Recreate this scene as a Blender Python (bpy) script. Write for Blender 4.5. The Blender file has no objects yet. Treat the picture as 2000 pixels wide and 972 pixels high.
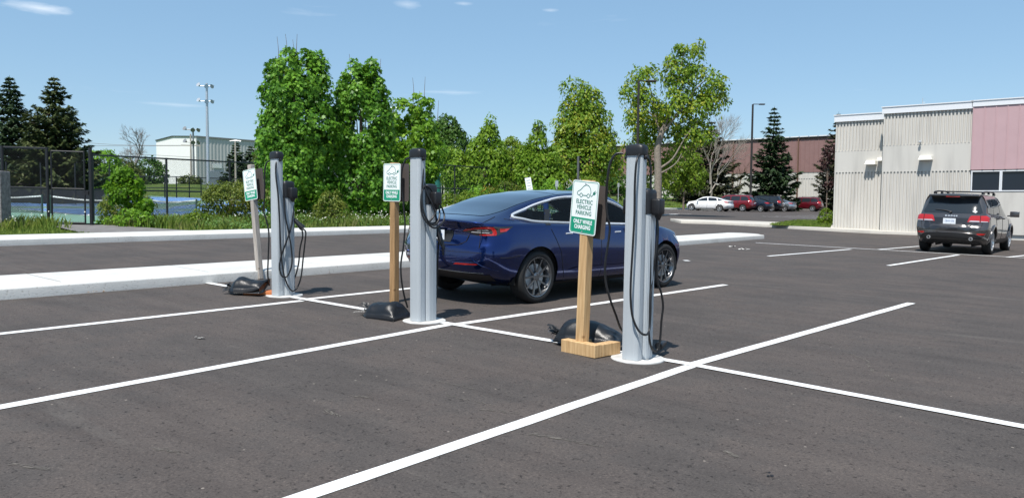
import bpy, bmesh, math, random
import numpy as np
from mathutils import Vector, Matrix
from mathutils.bvhtree import BVHTree

random.seed(7)
RNG = np.random.default_rng(11)
SC = bpy.context.scene
COL = SC.collection
R = math.radians

# ------------------------------------------------------------------ camera and ground
F_PX, PITCH, ROLL, CAM_H = 1500.0, math.atan(88/1500), 0.008, 1.4
CF = Vector((0, math.cos(PITCH), -math.sin(PITCH)))
U0 = Vector((0, math.sin(PITCH), math.cos(PITCH)))
CR = Vector((1, 0, 0))*math.cos(ROLL) + U0*math.sin(ROLL)
CU = U0*math.cos(ROLL) - Vector((1, 0, 0))*math.sin(ROLL)
CAM = Vector((0, 0, CAM_H))
GX, GY = -.019, .016            # the lot falls to the right and rises gently ahead
AX = Vector((.630, .7766, 0))   # along the stalls
BX = Vector((-.7766, .630, 0))  # across the stalls
ROT = math.atan2(-AX.x, AX.y)   # turns local +Y to the stall direction

def sstep(a, b, t):
    t = max(0., min(1., (t-a)/(b-a)))
    return t*t*(3-2*t)

def gz(x, y):
    z = GX*x + GY*y
    a, b = x*AX.x+y*AX.y, x*BX.x+y*BX.y
    if b > 26:
        z -= .5*sstep(26.6, 33, b)*(1-sstep(25, 33, a))   # the tennis court lies a little lower
    return z

def ray(px, py):
    return CF + CR*((px-1000)/F_PX) + CU*((486-py)/F_PX)

def at(px, py, dz=0.):
    d = ray(px, py)
    den = d.z-GX*d.x-GY*d.y
    t = (dz-CAM_H)/den if den < -1e-4 else 400.
    for _ in range(25):
        P = CAM+d*t
        e = P.z-(gz(P.x, P.y)+dz)
        t += e/max(1e-3, -den)*.7
        t = min(t, 900)
    P = CAM+d*t
    return Vector((P.x, P.y, gz(P.x, P.y)+dz))

def atd(px, D):
    """ground point at depth D under picture column px"""
    py = 420.
    for _ in range(40):
        P = CAM+ray(px, py)*D
        e = P.z-gz(P.x, P.y)
        py += e*F_PX/D
    return Vector((P.x, P.y, gz(P.x, P.y)))

def hpx(P, py):
    """height above P that reaches picture row py"""
    q = P-CAM
    v = (486-py)/F_PX
    return (v*q.dot(CF)-q.dot(CU))/(CU.z-v*CF.z)

def ab(a, b, dz=0.):
    P = AX*a+BX*b
    return Vector((P.x, P.y, gz(P.x, P.y)+dz))

# ------------------------------------------------------------------ object helpers
def tag(o, label=None, cat=None, group=None, kind=None):
    if label: o['label'] = label
    if cat: o['category'] = cat
    if group: o['group'] = group
    if kind: o['kind'] = kind
    return o

def thing(name, label, cat, loc=(0, 0, 0), rot=(0, 0, 0), group=None):
    o = bpy.data.objects.new(name, None)
    o.empty_display_size = .2
    COL.objects.link(o)
    o.location = loc
    o.rotation_euler = rot
    return tag(o, label, cat, group)

class MB:
    def __init__(s):
        s.v, s.f, s.m = [], [], []
    def add(s, vs, fs, m=0):
        n = len(s.v)
        s.v += [tuple(v) for v in vs]
        s.f += [tuple(i+n for i in f) for f in fs]
        s.m += [m]*len(fs)
        return s
    def box(s, c, d, m=0, M=None):
        x, y, z = d[0]/2, d[1]/2, d[2]/2
        vs = [Vector((sx*x, sy*y, sz*z)) for sz in (-1, 1) for sy in (-1, 1) for sx in (-1, 1)]
        if M is not None: vs = [M @ v for v in vs]
        vs = [v+Vector(c) for v in vs]
        return s.add(vs, [(0, 2, 3, 1), (4, 5, 7, 6), (0, 1, 5, 4), (2, 6, 7, 3), (0, 4, 6, 2), (1, 3, 7, 5)], m)
    def beam(s, p0, p1, w, h, m=0, up=Vector((0, 0, 1))):
        p0, p1 = Vector(p0), Vector(p1)
        d = (p1-p0); L = d.length; d.normalize()
        if abs(d.dot(up)) > .98: up = Vector((0, 1, 0))
        x = d.cross(up).normalized(); u = x.cross(d)
        M = Matrix((x, d, u)).transposed()
        return s.box((p0+p1)/2, (w, L, h), m, M)
    def tube(s, path, r, n=8, m=0, cap=True):
        path = [Vector(p) for p in path]
        k = len(path)
        rs = r if isinstance(r, (list, tuple)) else [r]*k
        vs, fs = [], []
        t0 = (path[1]-path[0]).normalized()
        ref = Vector((0, 0, 1)) if abs(t0.z) < .9 else Vector((1, 0, 0))
        x = t0.cross(ref).normalized()
        for i in range(k):
            t = (path[min(i+1, k-1)]-path[max(i-1, 0)])
            if t.length < 1e-9: t = t0
            t.normalize()
            x = x-t*x.dot(t)
            if x.length < 1e-6: x = t.cross(ref)
            x.normalize(); y = t.cross(x)
            for j in range(n):
                a = 2*math.pi*j/n
                vs.append(path[i]+(x*math.cos(a)+y*math.sin(a))*rs[i])
        for i in range(k-1):
            for j in range(n):
                fs.append((i*n+j, i*n+(j+1) % n, (i+1)*n+(j+1) % n, (i+1)*n+j))
        if cap:
            fs.append(tuple(range(n))[::-1]); fs.append(tuple((k-1)*n+j for j in range(n)))
        return s.add(vs, fs, m)
    def cyl(s, p0, p1, r0, r1=None, n=16, m=0):
        return s.tube([p0, p1], [r0, r0 if r1 is None else r1], n, m)
    def prism(s, pts, z0, z1, m=0):
        """pts: 2-D outline, extruded from z0 to z1"""
        n = len(pts)
        vs = [(p[0], p[1], z0) for p in pts]+[(p[0], p[1], z1) for p in pts]
        fs = [tuple(range(n))[::-1], tuple(range(n, 2*n))]
        fs += [(i, (i+1) % n, n+(i+1) % n, n+i) for i in range(n)]
        return s.add(vs, fs, m)
    def lathe(s, prof, n=24, m=0, axis='z', c=(0, 0, 0)):
        vs, fs = [], []
        k = len(prof)
        for i in range(n):
            a = 2*math.pi*i/n
            for r, h in prof:
                if axis == 'z': vs.append((c[0]+r*math.cos(a), c[1]+r*math.sin(a), c[2]+h))
                else: vs.append((c[0]+r*math.cos(a), c[1]+h, c[2]+r*math.sin(a)))
        for i in range(n):
            for j in range(k-1):
                q = (i*k+j, ((i+1) % n)*k+j, ((i+1) % n)*k+j+1, i*k+j+1)
                fs.append(q if axis == 'z' else q[::-1])
        return s.add(vs, fs, m)
    def build(s, name, mats, parent=None, smooth=None, bevel=0, seg=1, M=None):
        me = bpy.data.meshes.new(name)
        me.from_pydata([tuple(v) for v in s.v], [], s.f)
        if not isinstance(mats, (list, tuple)): mats = [mats]
        for m in mats: me.materials.append(m)
        if len(mats) > 1: me.polygons.foreach_set('material_index', s.m)
        if bevel:
            bm = bmesh.new(); bm.from_mesh(me)
            bmesh.ops.remove_doubles(bm, verts=bm.verts, dist=1e-5)
            es = [e for e in bm.edges if len(e.link_faces) == 2 and e.calc_face_angle(0) > .5]
            bmesh.ops.bevel(bm, geom=es, offset=bevel, segments=seg, affect='EDGES', profile=.5, clamp_overlap=True)
            bm.to_mesh(me); bm.free()
        if M is not None: me.transform(M)
        return link(name, me, parent, smooth)

def link(name, me, parent=None, smooth=None):
    if smooth is not None and len(me.polygons):
        me.polygons.foreach_set('use_smooth', [True]*len(me.polygons))
        if smooth > 0: me.set_sharp_from_angle(angle=R(smooth))
    me.update()
    o = bpy.data.objects.new(name, me)
    COL.objects.link(o)
    if parent: o.parent = parent
    return o

def catmull(pts, sub=6):
    pts = [Vector(p) for p in pts]
    P = [pts[0]*2-pts[1]]+pts+[pts[-1]*2-pts[-2]]
    out = []
    for i in range(1, len(P)-2):
        p0, p1, p2, p3 = P[i-1:i+3]
        for k in range(sub):
            t = k/sub
            out.append(.5*((2*p1)+(p2-p0)*t+(2*p0-5*p1+4*p2-p3)*t*t+(3*p1-p0-3*p2+p3)*t**3))
    out.append(pts[-1])
    return out

def poly_mesh(V, k):
    """V: (n*k,3) array, n polygons of k corners each"""
    n = len(V)//k
    me = bpy.data.meshes.new('m')
    me.vertices.add(len(V)); me.vertices.foreach_set('co', V.astype(np.float32).ravel())
    me.loops.add(n*k); me.loops.foreach_set('vertex_index', np.arange(n*k, dtype=np.int32))
    me.polygons.add(n)
    me.polygons.foreach_set('loop_start', np.arange(0, n*k, k, dtype=np.int32))
    me.update(calc_edges=True)
    return me

def text_mesh(s, size, mat, parent, M, name='lettering', sx=1., off=0., space=1., extr=.0):
    cu = bpy.data.curves.new('t', 'FONT')
    cu.body = s; cu.size = size; cu.align_x = 'CENTER'; cu.align_y = 'CENTER'
    cu.offset = off; cu.space_character = space; cu.extrude = extr; cu.resolution_u = 4
    o = bpy.data.objects.new('t', cu); COL.objects.link(o)
    dg = bpy.context.evaluated_depsgraph_get(); dg.update()
    me = bpy.data.meshes.new_from_object(o.evaluated_get(dg))
    bpy.data.objects.remove(o)
    me.materials.clear(); me.materials.append(mat)
    me.transform(M @ Matrix.Diagonal((sx, 1, 1, 1)))
    return link(name, me, parent)

# ------------------------------------------------------------------ materials
def nt(m):
    m.use_nodes = True
    t = m.node_tree
    return t, t.nodes, t.links, t.nodes['Principled BSDF']

def mat(name, col, rough=.5, metal=0., var=0., scale=8., bump=0., bscale=60., coat=0., spec=.5, trans=0., alpha=1., emit=None):
    m = bpy.data.materials.new(name)
    t, N, L, b = nt(m)
    b.inputs['Base Color'].default_value = (*col, 1)
    b.inputs['Roughness'].default_value = rough
    b.inputs['Metallic'].default_value = metal
    b.inputs['Coat Weight'].default_value = coat
    b.inputs['Coat Roughness'].default_value = .03
    b.inputs['Specular IOR Level'].default_value = spec
    b.inputs['Transmission Weight'].default_value = trans
    b.inputs['Alpha'].default_value = alpha
    tc = N.new('ShaderNodeTexCoord')
    if var:
        n = N.new('ShaderNodeTexNoise'); n.inputs['Scale'].default_value = scale; n.inputs['Detail'].default_value = 5
        L.new(tc.outputs['Object'], n.inputs['Vector'])
        r = N.new('ShaderNodeValToRGB')
        r.color_ramp.elements[0].position = .3; r.color_ramp.elements[1].position = .7
        r.color_ramp.elements[0].color = (*[c*(1-var) for c in col], 1)
        r.color_ramp.elements[1].color = (*[min(1, c*(1+var)) for c in col], 1)
        L.new(n.outputs['Fac'], r.inputs['Fac']); L.new(r.outputs['Color'], b.inputs['Base Color'])
    if bump:
        n = N.new('ShaderNodeTexNoise'); n.inputs['Scale'].default_value = bscale; n.inputs['Detail'].default_value = 6
        L.new(tc.outputs['Object'], n.inputs['Vector'])
        bp = N.new('ShaderNodeBump'); bp.inputs['Strength'].default_value = bump; bp.inputs['Distance'].default_value = .02
        L.new(n.outputs['Fac'], bp.inputs['Height']); L.new(bp.outputs['Normal'], b.inputs['Normal'])
    return m

def ramp(N, els):
    r = N.new('ShaderNodeValToRGB')
    e = r.color_ramp.elements
    while len(e) < len(els): e.new(.5)
    for i, (p, c) in enumerate(els):
        e[i].position = p
        e[i].color = (*c, 1) if len(c) == 3 else c
    return r

def leaf_mat(name, cols, trans=.35, rough=.45):
    m = bpy.data.materials.new(name)
    t, N, L, b = nt(m)
    geo = N.new('ShaderNodeNewGeometry')
    r = ramp(N, [(i/(len(cols)-1), c) for i, c in enumerate(cols)])
    tc = N.new('ShaderNodeTexCoord')
    n = N.new('ShaderNodeTexNoise'); n.inputs['Scale'].default_value = .9; n.inputs['Detail'].default_value = 3
    L.new(tc.outputs['Object'], n.inputs['Vector'])
    ma = N.new('ShaderNodeMath'); ma.operation = 'MULTIPLY_ADD'
    L.new(geo.outputs['Random Per Island'], ma.inputs[0]); ma.inputs[1].default_value = .6
    mb_ = N.new('ShaderNodeMath'); mb_.operation = 'MULTIPLY_ADD'
    L.new(n.outputs['Fac'], mb_.inputs[0]); mb_.inputs[1].default_value = 1.2; mb_.inputs[2].default_value = -.4
    L.new(mb_.outputs[0], ma.inputs[2])
    L.new(ma.outputs[0], r.inputs['Fac'])
    L.new(r.outputs['Color'], b.inputs['Base Color'])
    b.inputs['Roughness'].default_value = rough
    b.inputs['Specular IOR Level'].default_value = .22
    tr = N.new('ShaderNodeBsdfTranslucent')
    hs = N.new('ShaderNodeHueSaturation'); hs.inputs['Value'].default_value = 1.5; hs.inputs['Hue'].default_value = .485
    L.new(r.outputs['Color'], hs.inputs['Color']); L.new(hs.outputs['Color'], tr.inputs['Color'])
    mx = N.new('ShaderNodeMixShader'); mx.inputs[0].default_value = trans
    L.new(b.outputs[0], mx.inputs[1]); L.new(tr.outputs[0], mx.inputs[2])
    L.new(mx.outputs[0], N['Material Output'].inputs['Surface'])
    return m

def asphalt_mat():
    m = bpy.data.materials.new('asphalt')
    t, N, L, b = nt(m)
    tc = N.new('ShaderNodeTexCoord')
    mp = N.new('ShaderNodeMapping'); mp.inputs['Rotation'].default_value = (0, 0, -math.atan2(BX.y, BX.x))
    L.new(tc.outputs['Object'], mp.inputs['Vector'])
    mp2 = N.new('ShaderNodeMapping'); mp2.inputs['Scale'].default_value = (.25, 1.6, 1)
    L.new(mp.outputs[0], mp2.inputs['Vector'])
    def noise(scale, det, vec, rough=.55):
        n = N.new('ShaderNodeTexNoise'); n.inputs['Scale'].default_value = scale; n.inputs['Detail'].default_value = det
        n.inputs['Roughness'].default_value = rough
        L.new(vec, n.inputs['Vector']); return n.outputs['Fac']
    def mul(a, bb, mode='MULTIPLY', fac=1.):
        x = N.new('ShaderNodeMixRGB'); x.blend_type = mode; x.inputs[0].default_value = fac
        L.new(a, x.inputs[1]); L.new(bb, x.inputs[2]); return x.outputs[0]
    def rmp(src, els):
        r = ramp(N, els); L.new(src, r.inputs['Fac']); return r.outputs['Color']
    O = tc.outputs['Object']
    base = rmp(noise(.8, 7, O, .65), [(.30, (.061, .053, .049)), (.46, (.071, .0615, .057)), (.55, (.079, .066, .060)), (.70, (.087, .073, .066))])
    streak = rmp(noise(2.6, 8, mp2.outputs[0], .65), [(.30, (.82, .81, .81)), (.5, (1, 1, 1)), (.70, (1.15, 1.14, 1.12))])
    c = mul(base, streak)
    grain = rmp(noise(75, 4, O, .8), [(.30, (.36, .36, .36)), (.48, (1, 1, 1)), (.56, (1, 1, 1)), (.72, (2.0, 1.95, 1.85))])
    c = mul(c, grain)
    pits = rmp(noise(30, 5, mp.outputs[0], .68), [(.32, (.34, .34, .34)), (.40, (1, 1, 1))])
    c = mul(c, pits)
    # stone dust rubbed into the surface in a few places
    du = rmp(noise(.9, 8, mp2.outputs[0], .7), [(.61, (0, 0, 0)), (.76, (.5, .5, .5))])
    x = N.new('ShaderNodeMixRGB'); L.new(du, x.inputs[0]); L.new(c, x.inputs[1]); x.inputs[2].default_value = (.16, .145, .13, 1)
    # pale grit
    v = N.new('ShaderNodeTexVoronoi'); v.inputs['Scale'].default_value = 5.5; L.new(O, v.inputs['Vector'])
    gr = rmp(v.outputs['Distance'], [(.035, (1, 1, 1)), (.05, (0, 0, 0))])
    x2 = N.new('ShaderNodeMixRGB'); L.new(gr, x2.inputs[0]); L.new(x.outputs[0], x2.inputs[1]); x2.inputs[2].default_value = (.24, .21, .18, 1)
    L.new(x2.outputs[0], b.inputs['Base Color'])
    b.inputs['Roughness'].default_value = .88
    b.inputs['Specular IOR Level'].default_value = .3
    bp = N.new('ShaderNodeBump'); bp.inputs['Strength'].default_value = .55; bp.inputs['Distance'].default_value = .008
    bp2 = N.new('ShaderNodeBump'); bp2.inputs['Strength'].default_value = .6; bp2.inputs['Distance'].default_value = .012
    L.new(noise(150, 3, O, .7), bp.inputs['Height'])
    L.new(pits, bp2.inputs['Height']); L.new(bp.outputs[0], bp2.inputs['Normal'])
    L.new(bp2.outputs[0], b.inputs['Normal'])
    return m

def chain_mat(name='chain_link', fill=.30, cell=.055):
    m = bpy.data.materials.new(name)
    t, N, L, b = nt(m)
    b.inputs['Base Color'].default_value = (.012, .013, .014, 1); b.inputs['Roughness'].default_value = .6
    tc = N.new('ShaderNodeTexCoord')
    sep = N.new('ShaderNodeSeparateXYZ'); L.new(tc.outputs['UV'], sep.inputs[0])
    outs = []
    for op in ('ADD', 'SUBTRACT'):
        a = N.new('ShaderNodeMath'); a.operation = op; L.new(sep.outputs[0], a.inputs[0]); L.new(sep.outputs[1], a.inputs[1])
        d = N.new('ShaderNodeMath'); d.operation = 'DIVIDE'; L.new(a.outputs[0], d.inputs[0]); d.inputs[1].default_value = cell*1.41
        fr = N.new('ShaderNodeMath'); fr.operation = 'FRACT'; L.new(d.outputs[0], fr.inputs[0])
        lt = N.new('ShaderNodeMath'); lt.operation = 'LESS_THAN'; L.new(fr.outputs[0], lt.inputs[0]); lt.inputs[1].default_value = fill/2
        outs.append(lt.outputs[0])
    mx = N.new('ShaderNodeMath'); mx.operation = 'MAXIMUM'; L.new(outs[0], mx.inputs[0]); L.new(outs[1], mx.inputs[1])
    L.new(mx.outputs[0], b.inputs['Alpha'])
    return m

def glass_mat(name, tint=(.02, .025, .03), clear=.35):
    """tinted car glass: part see-through, part dark gloss"""
    m = bpy.data.materials.new(name)
    t, N, L, b = nt(m)
    b.inputs['Base Color'].default_value = (*tint, 1); b.inputs['Roughness'].default_value = .03
    b.inputs['IOR'].default_value = 1.5; b.inputs['Specular IOR Level'].default_value = .6
    tr = N.new('ShaderNodeBsdfTransparent'); tr.inputs['Color'].default_value = (.75, .85, .82, 1)
    mx = N.new('ShaderNodeMixShader'); mx.inputs[0].default_value = clear
    L.new(b.outputs[0], mx.inputs[1]); L.new(tr.outputs[0], mx.inputs[2])
    L.new(mx.outputs[0], N['Material Output'].inputs['Surface'])
    return m

def paint_mat(name, col, metal=.35, flake=.25):
    m = mat(name, col, .19, metal, coat=1.0)
    t, N, L, b = nt(m)
    tc = N.new('ShaderNodeTexCoord')
    n = N.new('ShaderNodeTexNoise'); n.inputs['Scale'].default_value = 3; n.inputs['Detail'].default_value = 2
    L.new(tc.outputs['Object'], n.inputs['Vector'])
    bp = N.new('ShaderNodeBump'); bp.inputs['Strength'].default_value = .04; bp.inputs['Distance'].default_value = .02
    L.new(n.outputs['Fac'], bp.inputs['Height']); L.new(bp.outputs[0], b.inputs['Normal'])
    return m

def wood_mat(name, c0, c1):
    m = bpy.data.materials.new(name)
    t, N, L, b = nt(m)
    tc = N.new('ShaderNodeTexCoord')
    mp = N.new('ShaderNodeMapping'); mp.inputs['Scale'].default_value = (14, 14, 1.2)
    L.new(tc.outputs['Object'], mp.inputs['Vector'])
    n = N.new('ShaderNodeTexNoise'); n.inputs['Scale'].default_value = 3; n.inputs['Detail'].default_value = 6
    L.new(mp.outputs[0], n.inputs['Vector'])
    r = ramp(N, [(.3, c0), (.65, c1)]); L.new(n.outputs['Fac'], r.inputs['Fac'])
    v = N.new('ShaderNodeTexVoronoi'); v.inputs['Scale'].default_value = 7
    L.new(tc.outputs['Object'], v.inputs['Vector'])
    kr = ramp(N, [(.06, (.35, .28, .2)), (.14, (1, 1, 1))]); L.new(v.outputs['Distance'], kr.inputs['Fac'])
    x = N.new('ShaderNodeMixRGB'); x.blend_type = 'MULTIPLY'; x.inputs[0].default_value = .8
    L.new(r.outputs[0], x.inputs[1]); L.new(kr.outputs[0], x.inputs[2])
    L.new(x.outputs[0], b.inputs['Base Color']); b.inputs['Roughness'].default_value = .7
    bp = N.new('ShaderNodeBump'); bp.inputs['Strength'].default_value = .2; bp.inputs['Distance'].default_value = .01
    L.new(n.outputs['Fac'], bp.inputs['Height']); L.new(bp.outputs[0], b.inputs['Normal'])
    return m

def concrete_mat(name, c, dirt=.35, scale=1.5):
    m = bpy.data.materials.new(name)
    t, N, L, b = nt(m)
    tc = N.new('ShaderNodeTexCoord')
    n = N.new('ShaderNodeTexNoise'); n.inputs['Scale'].default_value = scale; n.inputs['Detail'].default_value = 8; n.inputs['Roughness'].default_value = .65
    n2 = N.new('ShaderNodeTexNoise'); n2.inputs['Scale'].default_value = 40; n2.inputs['Detail'].default_value = 4
    for q in (n, n2): L.new(tc.outputs['Object'], q.inputs['Vector'])
    r = ramp(N, [(.28, [k*(1-dirt) for k in c]), (.5, c), (.75, [min(.85, k*1.08) for k in c])])
    L.new(n.outputs['Fac'], r.inputs['Fac'])
    r2 = ramp(N, [(.27, (.6, .58, .55)), (.4, (1, 1, 1))]); L.new(n2.outputs['Fac'], r2.inputs['Fac'])
    x = N.new('ShaderNodeMixRGB'); x.blend_type = 'MULTIPLY'; x.inputs[0].default_value = 1
    L.new(r.outputs[0], x.inputs[1]); L.new(r2.outputs[0], x.inputs[2])
    L.new(x.outputs[0], b.inputs['Base Color']); b.inputs['Roughness'].default_value = .85
    bp = N.new('ShaderNodeBump'); bp.inputs['Strength'].default_value = .3; bp.inputs['Distance'].default_value = .01
    L.new(n2.outputs['Fac'], bp.inputs['Height']); L.new(bp.outputs[0], b.inputs['Normal'])
    return m

def wall_mat(name, c, stain=.12):
    """precast wall: soft vertical weathering"""
    m = bpy.data.materials.new(name)
    t, N, L, b = nt(m)
    tc = N.new('ShaderNodeTexCoord')
    mp = N.new('ShaderNodeMapping'); mp.inputs['Scale'].default_value = (3, 3, .35)
    L.new(tc.outputs['Object'], mp.inputs['Vector'])
    n = N.new('ShaderNodeTexNoise'); n.inputs['Scale'].default_value = 1.2; n.inputs['Detail'].default_value = 8
    L.new(mp.outputs[0], n.inputs['Vector'])
    r = ramp(N, [(.3, [k*(1-stain*2) for k in c]), (.5, c), (.7, [k*(1+stain*.6) for k in c])])
    L.new(n.outputs['Fac'], r.inputs['Fac']); L.new(r.outputs[0], b.inputs['Base Color'])
    b.inputs['Roughness'].default_value = .85
    n2 = N.new('ShaderNodeTexNoise'); n2.inputs['Scale'].default_value = 60; L.new(tc.outputs['Object'], n2.inputs['Vector'])
    bp = N.new('ShaderNodeBump'); bp.inputs['Strength'].default_value = .2; bp.inputs['Distance'].default_value = .01
    L.new(n2.outputs['Fac'], bp.inputs['Height']); L.new(bp.outputs[0], b.inputs['Normal'])
    return m

K = dict(
    asphalt=asphalt_mat(),
    line=mat('road_paint', (.74, .74, .73), .6, var=.10, scale=14, bump=.35, bscale=90),
    kerb=concrete_mat('kerb_concrete', (.55, .545, .52), .16, 1.6),
    walk=concrete_mat('walk_concrete', (.50, .47, .42), .25, .8),
    stone=mat('rough_stone', (.22, .20, .19), .9, var=.35, scale=12, bump=.6, bscale=30),
    steel=mat('galvanised_steel', (.52, .54, .56), .42, .6, var=.08),
    dark_steel=mat('dark_bronze_steel', (.035, .03, .028), .5, .3),
    black=mat('black_coat', (.010, .010, .012), .5),
    blackplastic=mat('black_plastic', (.012, .012, .014), .42, bump=.05, bscale=200),
    cable=mat('black_cable', (.010, .010, .011), .38),
    alu=mat('anodised_aluminium', (.44, .475, .50), .5, .15, var=.03, scale=3),
    pad=mat('white_pad', (.52, .515, .50), .8, var=.2, scale=9),
    chain=chain_mat('chain_link', .17),
    chain_dense=chain_mat('windscreen_mesh', 1.1, .06),
    net=chain_mat('tennis_net', .75, .045),
    white=mat('white_paint', (.78, .78, .77), .5),
    sign_white=mat('sign_white', (.80, .84, .84), .35),
    sign_green=mat('sign_green', (.0, .27, .15), .35),
    sign_back=mat('sign_back', (.10, .085, .08), .5, .3),
    ink=mat('sign_ink', (.0, .16, .105), .4),
    pine=wood_mat('pine_lumber', (.42, .25, .11), (.60, .40, .20)),
    pine2=wood_mat('stained_lumber', (.24, .14, .06), (.40, .24, .11)),
    grey_wood=wood_mat('weathered_lumber', (.26, .23, .20), (.42, .38, .34)),
    orange=mat('orange_board', (.45, .15, .05), .7, var=.2),
    bag=mat('black_poly_bag', (.008, .0085, .010), .36, bump=.12, bscale=130),
    rubber=mat('tyre_rubber', (.012, .012, .012), .75, bump=.1, bscale=80),
    bark=mat('bark', (.16, .12, .09), .9, var=.4, scale=9, bump=.6, bscale=14),
    bark_pale=mat('pale_bark', (.22, .185, .15), .9, var=.25, scale=9, bump=.4, bscale=14),
    bark_dark=mat('dark_bark', (.05, .04, .03), .9, var=.3, scale=9),
)
# ------------------------------------------------------------------ ground, lot, islands, court
def sheet(name, pts, dz, m, sub=1.5, kind='structure'):
    """flat polygon (plan points) draped on the ground dz above it"""
    bm = bmesh.new()
    vs = [bm.verts.new((p[0], p[1], 0)) for p in pts]
    bm.faces.new(vs)
    bmesh.ops.triangulate(bm, faces=bm.faces)
    for _ in range(12):
        es = [e for e in bm.edges if e.calc_length() > sub and
              (((e.verts[0].co+e.verts[1].co)/2).dot(BX) > 24 and name != 'parking_lot')]
        if not es: break
        bmesh.ops.subdivide_edges(bm, edges=es, cuts=1)
        bmesh.ops.triangulate(bm, faces=bm.faces)
    for v in bm.verts: v.co.z = (GX*v.co.x+GY*v.co.y if name == 'parking_lot' else gz(v.co.x, v.co.y))+dz
    bmesh.ops.recalc_face_normals(bm, faces=bm.faces)
    for f in bm.faces:
        f.normal_update()
        if f.normal.z < 0: f.normal_flip()
    me = bpy.data.meshes.new(name); bm.to_mesh(me); bm.free()
    me.materials.append(m)
    return tag(link(name, me), kind=kind)

def grass_ground_mat():
    m = bpy.data.materials.new('turf')
    t, N, L, b = nt(m)
    tc = N.new('ShaderNodeTexCoord')
    n = N.new('ShaderNodeTexNoise'); n.inputs['Scale'].default_value = .35; n.inputs['Detail'].default_value = 9; n.inputs['Roughness'].default_value = .7
    L.new(tc.outputs['Object'], n.inputs['Vector'])
    r = ramp(N, [(.3, (.05, .085, .018)), (.5, (.085, .13, .03)), (.7, (.14, .16, .045))])
    L.new(n.outputs['Fac'], r.inputs['Fac']); L.new(r.outputs[0], b.inputs['Base Color']); b.inputs['Roughness'].default_value = .95
    b.inputs['Specular IOR Level'].default_value = .1
    n2 = N.new('ShaderNodeTexNoise'); n2.inputs['Scale'].default_value = 8; n2.inputs['Detail'].default_value = 6
    L.new(tc.outputs['Object'], n2.inputs['Vector'])
    bp = N.new('ShaderNodeBump'); bp.inputs['Strength'].default_value = .8; bp.inputs['Distance'].default_value = .15
    L.new(n2.outputs['Fac'], bp.inputs['Height']); L.new(bp.outputs[0], b.inputs['Normal'])
    return m
K['turf'] = grass_ground_mat()

def P2(a, b):
    P = AX*a+BX*b
    return (P.x, P.y)

xs = [-900, -400, -200]+[-120+2*i for i in range(101)]+[120, 200, 400, 900]
ys = [-400, -100, -20]+[2*i for i in range(71)]+[180, 260, 400, 900]
gb = MB(); nx = len(xs)
gb.add([(x, y, gz(x, y)-.04) for y in ys for x in xs], [(j*nx+i, j*nx+i+1, (j+1)*nx+i+1, (j+1)*nx+i) for j in range(len(ys)-1) for i in range(nx-1)])
tag(gb.build('ground', K['turf'], None, 0), kind='structure')
# the lot: this side of the far kerb, and the wider part beyond it
sheet('parking_lot', [P2(-160, 18.3), P2(34, 18.3), P2(38, 22.3), P2(52, 30.3), P2(54, 36.9), P2(140, 36.9), P2(140, -160), P2(-160, -160)], 0, K['asphalt'])

lines = MB()
def stripe(p, q, w=.105):
    d = (q-p); d.z = 0; d.normalize(); n = Vector((-d.y, d.x, 0))*w/2
    L = (q-p).length; k = max(2, int(L/.25))
    rj = random.Random(int(L*1000))
    le, ri = [], []
    for i in range(k+1):
        c = p.lerp(q, i/k); e = rj.uniform(-.004, .004); g = rj.uniform(-.003, .003)
        for lst, s in ((le, 1), (ri, -1)):
            v = c+n*(s*(1+e*8))+n.normalized()*g
            lst.append((v.x, v.y, gz(v.x, v.y)+stripe.h))
    lines.add(le+ri, [(k+1+i, k+2+i, i+1, i) for i in range(k)])
stripe.h = .004
def stripe_px(x0, y0, x1, y1, w=.105): stripe(at(x0, y0), at(x1, y1), w)
# stall lines that run away to the right
stripe(at(-60, 658.5), at(590, 587.3)); stripe(at(590, 585.2), at(830, 560))
stripe(at(-80, 809.7), at(880, 633.2)); stripe(at(890, 633.6), at(1417, 556))
stripe(ab(-1.5, 2.92), at(1360, 711)); stripe.h = .006; stripe(at(1350, 713), at(1780, 592)); stripe.h = .004
# cross line under the chargers
stripe.h = .008
stripe(at(392, 550.5), at(1352, 712.5)); stripe(at(1352, 712.5), at(2160, 864))
stripe.h = .004
# the next row of stalls
stripe(at(1476, 474), at(2100, 509)); 
stripe.h = .008
stripe(at(1500, 500.5), at(1662, 487)); stripe(at(1735, 519), at(1872, 498))
stripe(at(1716, 487.5), at(1796, 481)); stripe(at(1968, 502.5), at(2100, 489))
# the far lot
for k in range(11): stripe(ab(70.0+k*2.75, 31.2), ab(70.0+k*2.75, 36.4), .12)
for k in range(12): stripe(ab(58.5+k*2.75, 17.5), ab(58.5+k*2.75, 22.5), .12)
stripe(at(1290, 419.5), at(1324, 418), .3); stripe(at(1325, 417), at(1350, 418), .2)
stripe(at(1338, 508.5), at(1344, 510), .12)
tag(lines.build('parking_lines', K['line']), kind='structure')

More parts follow.
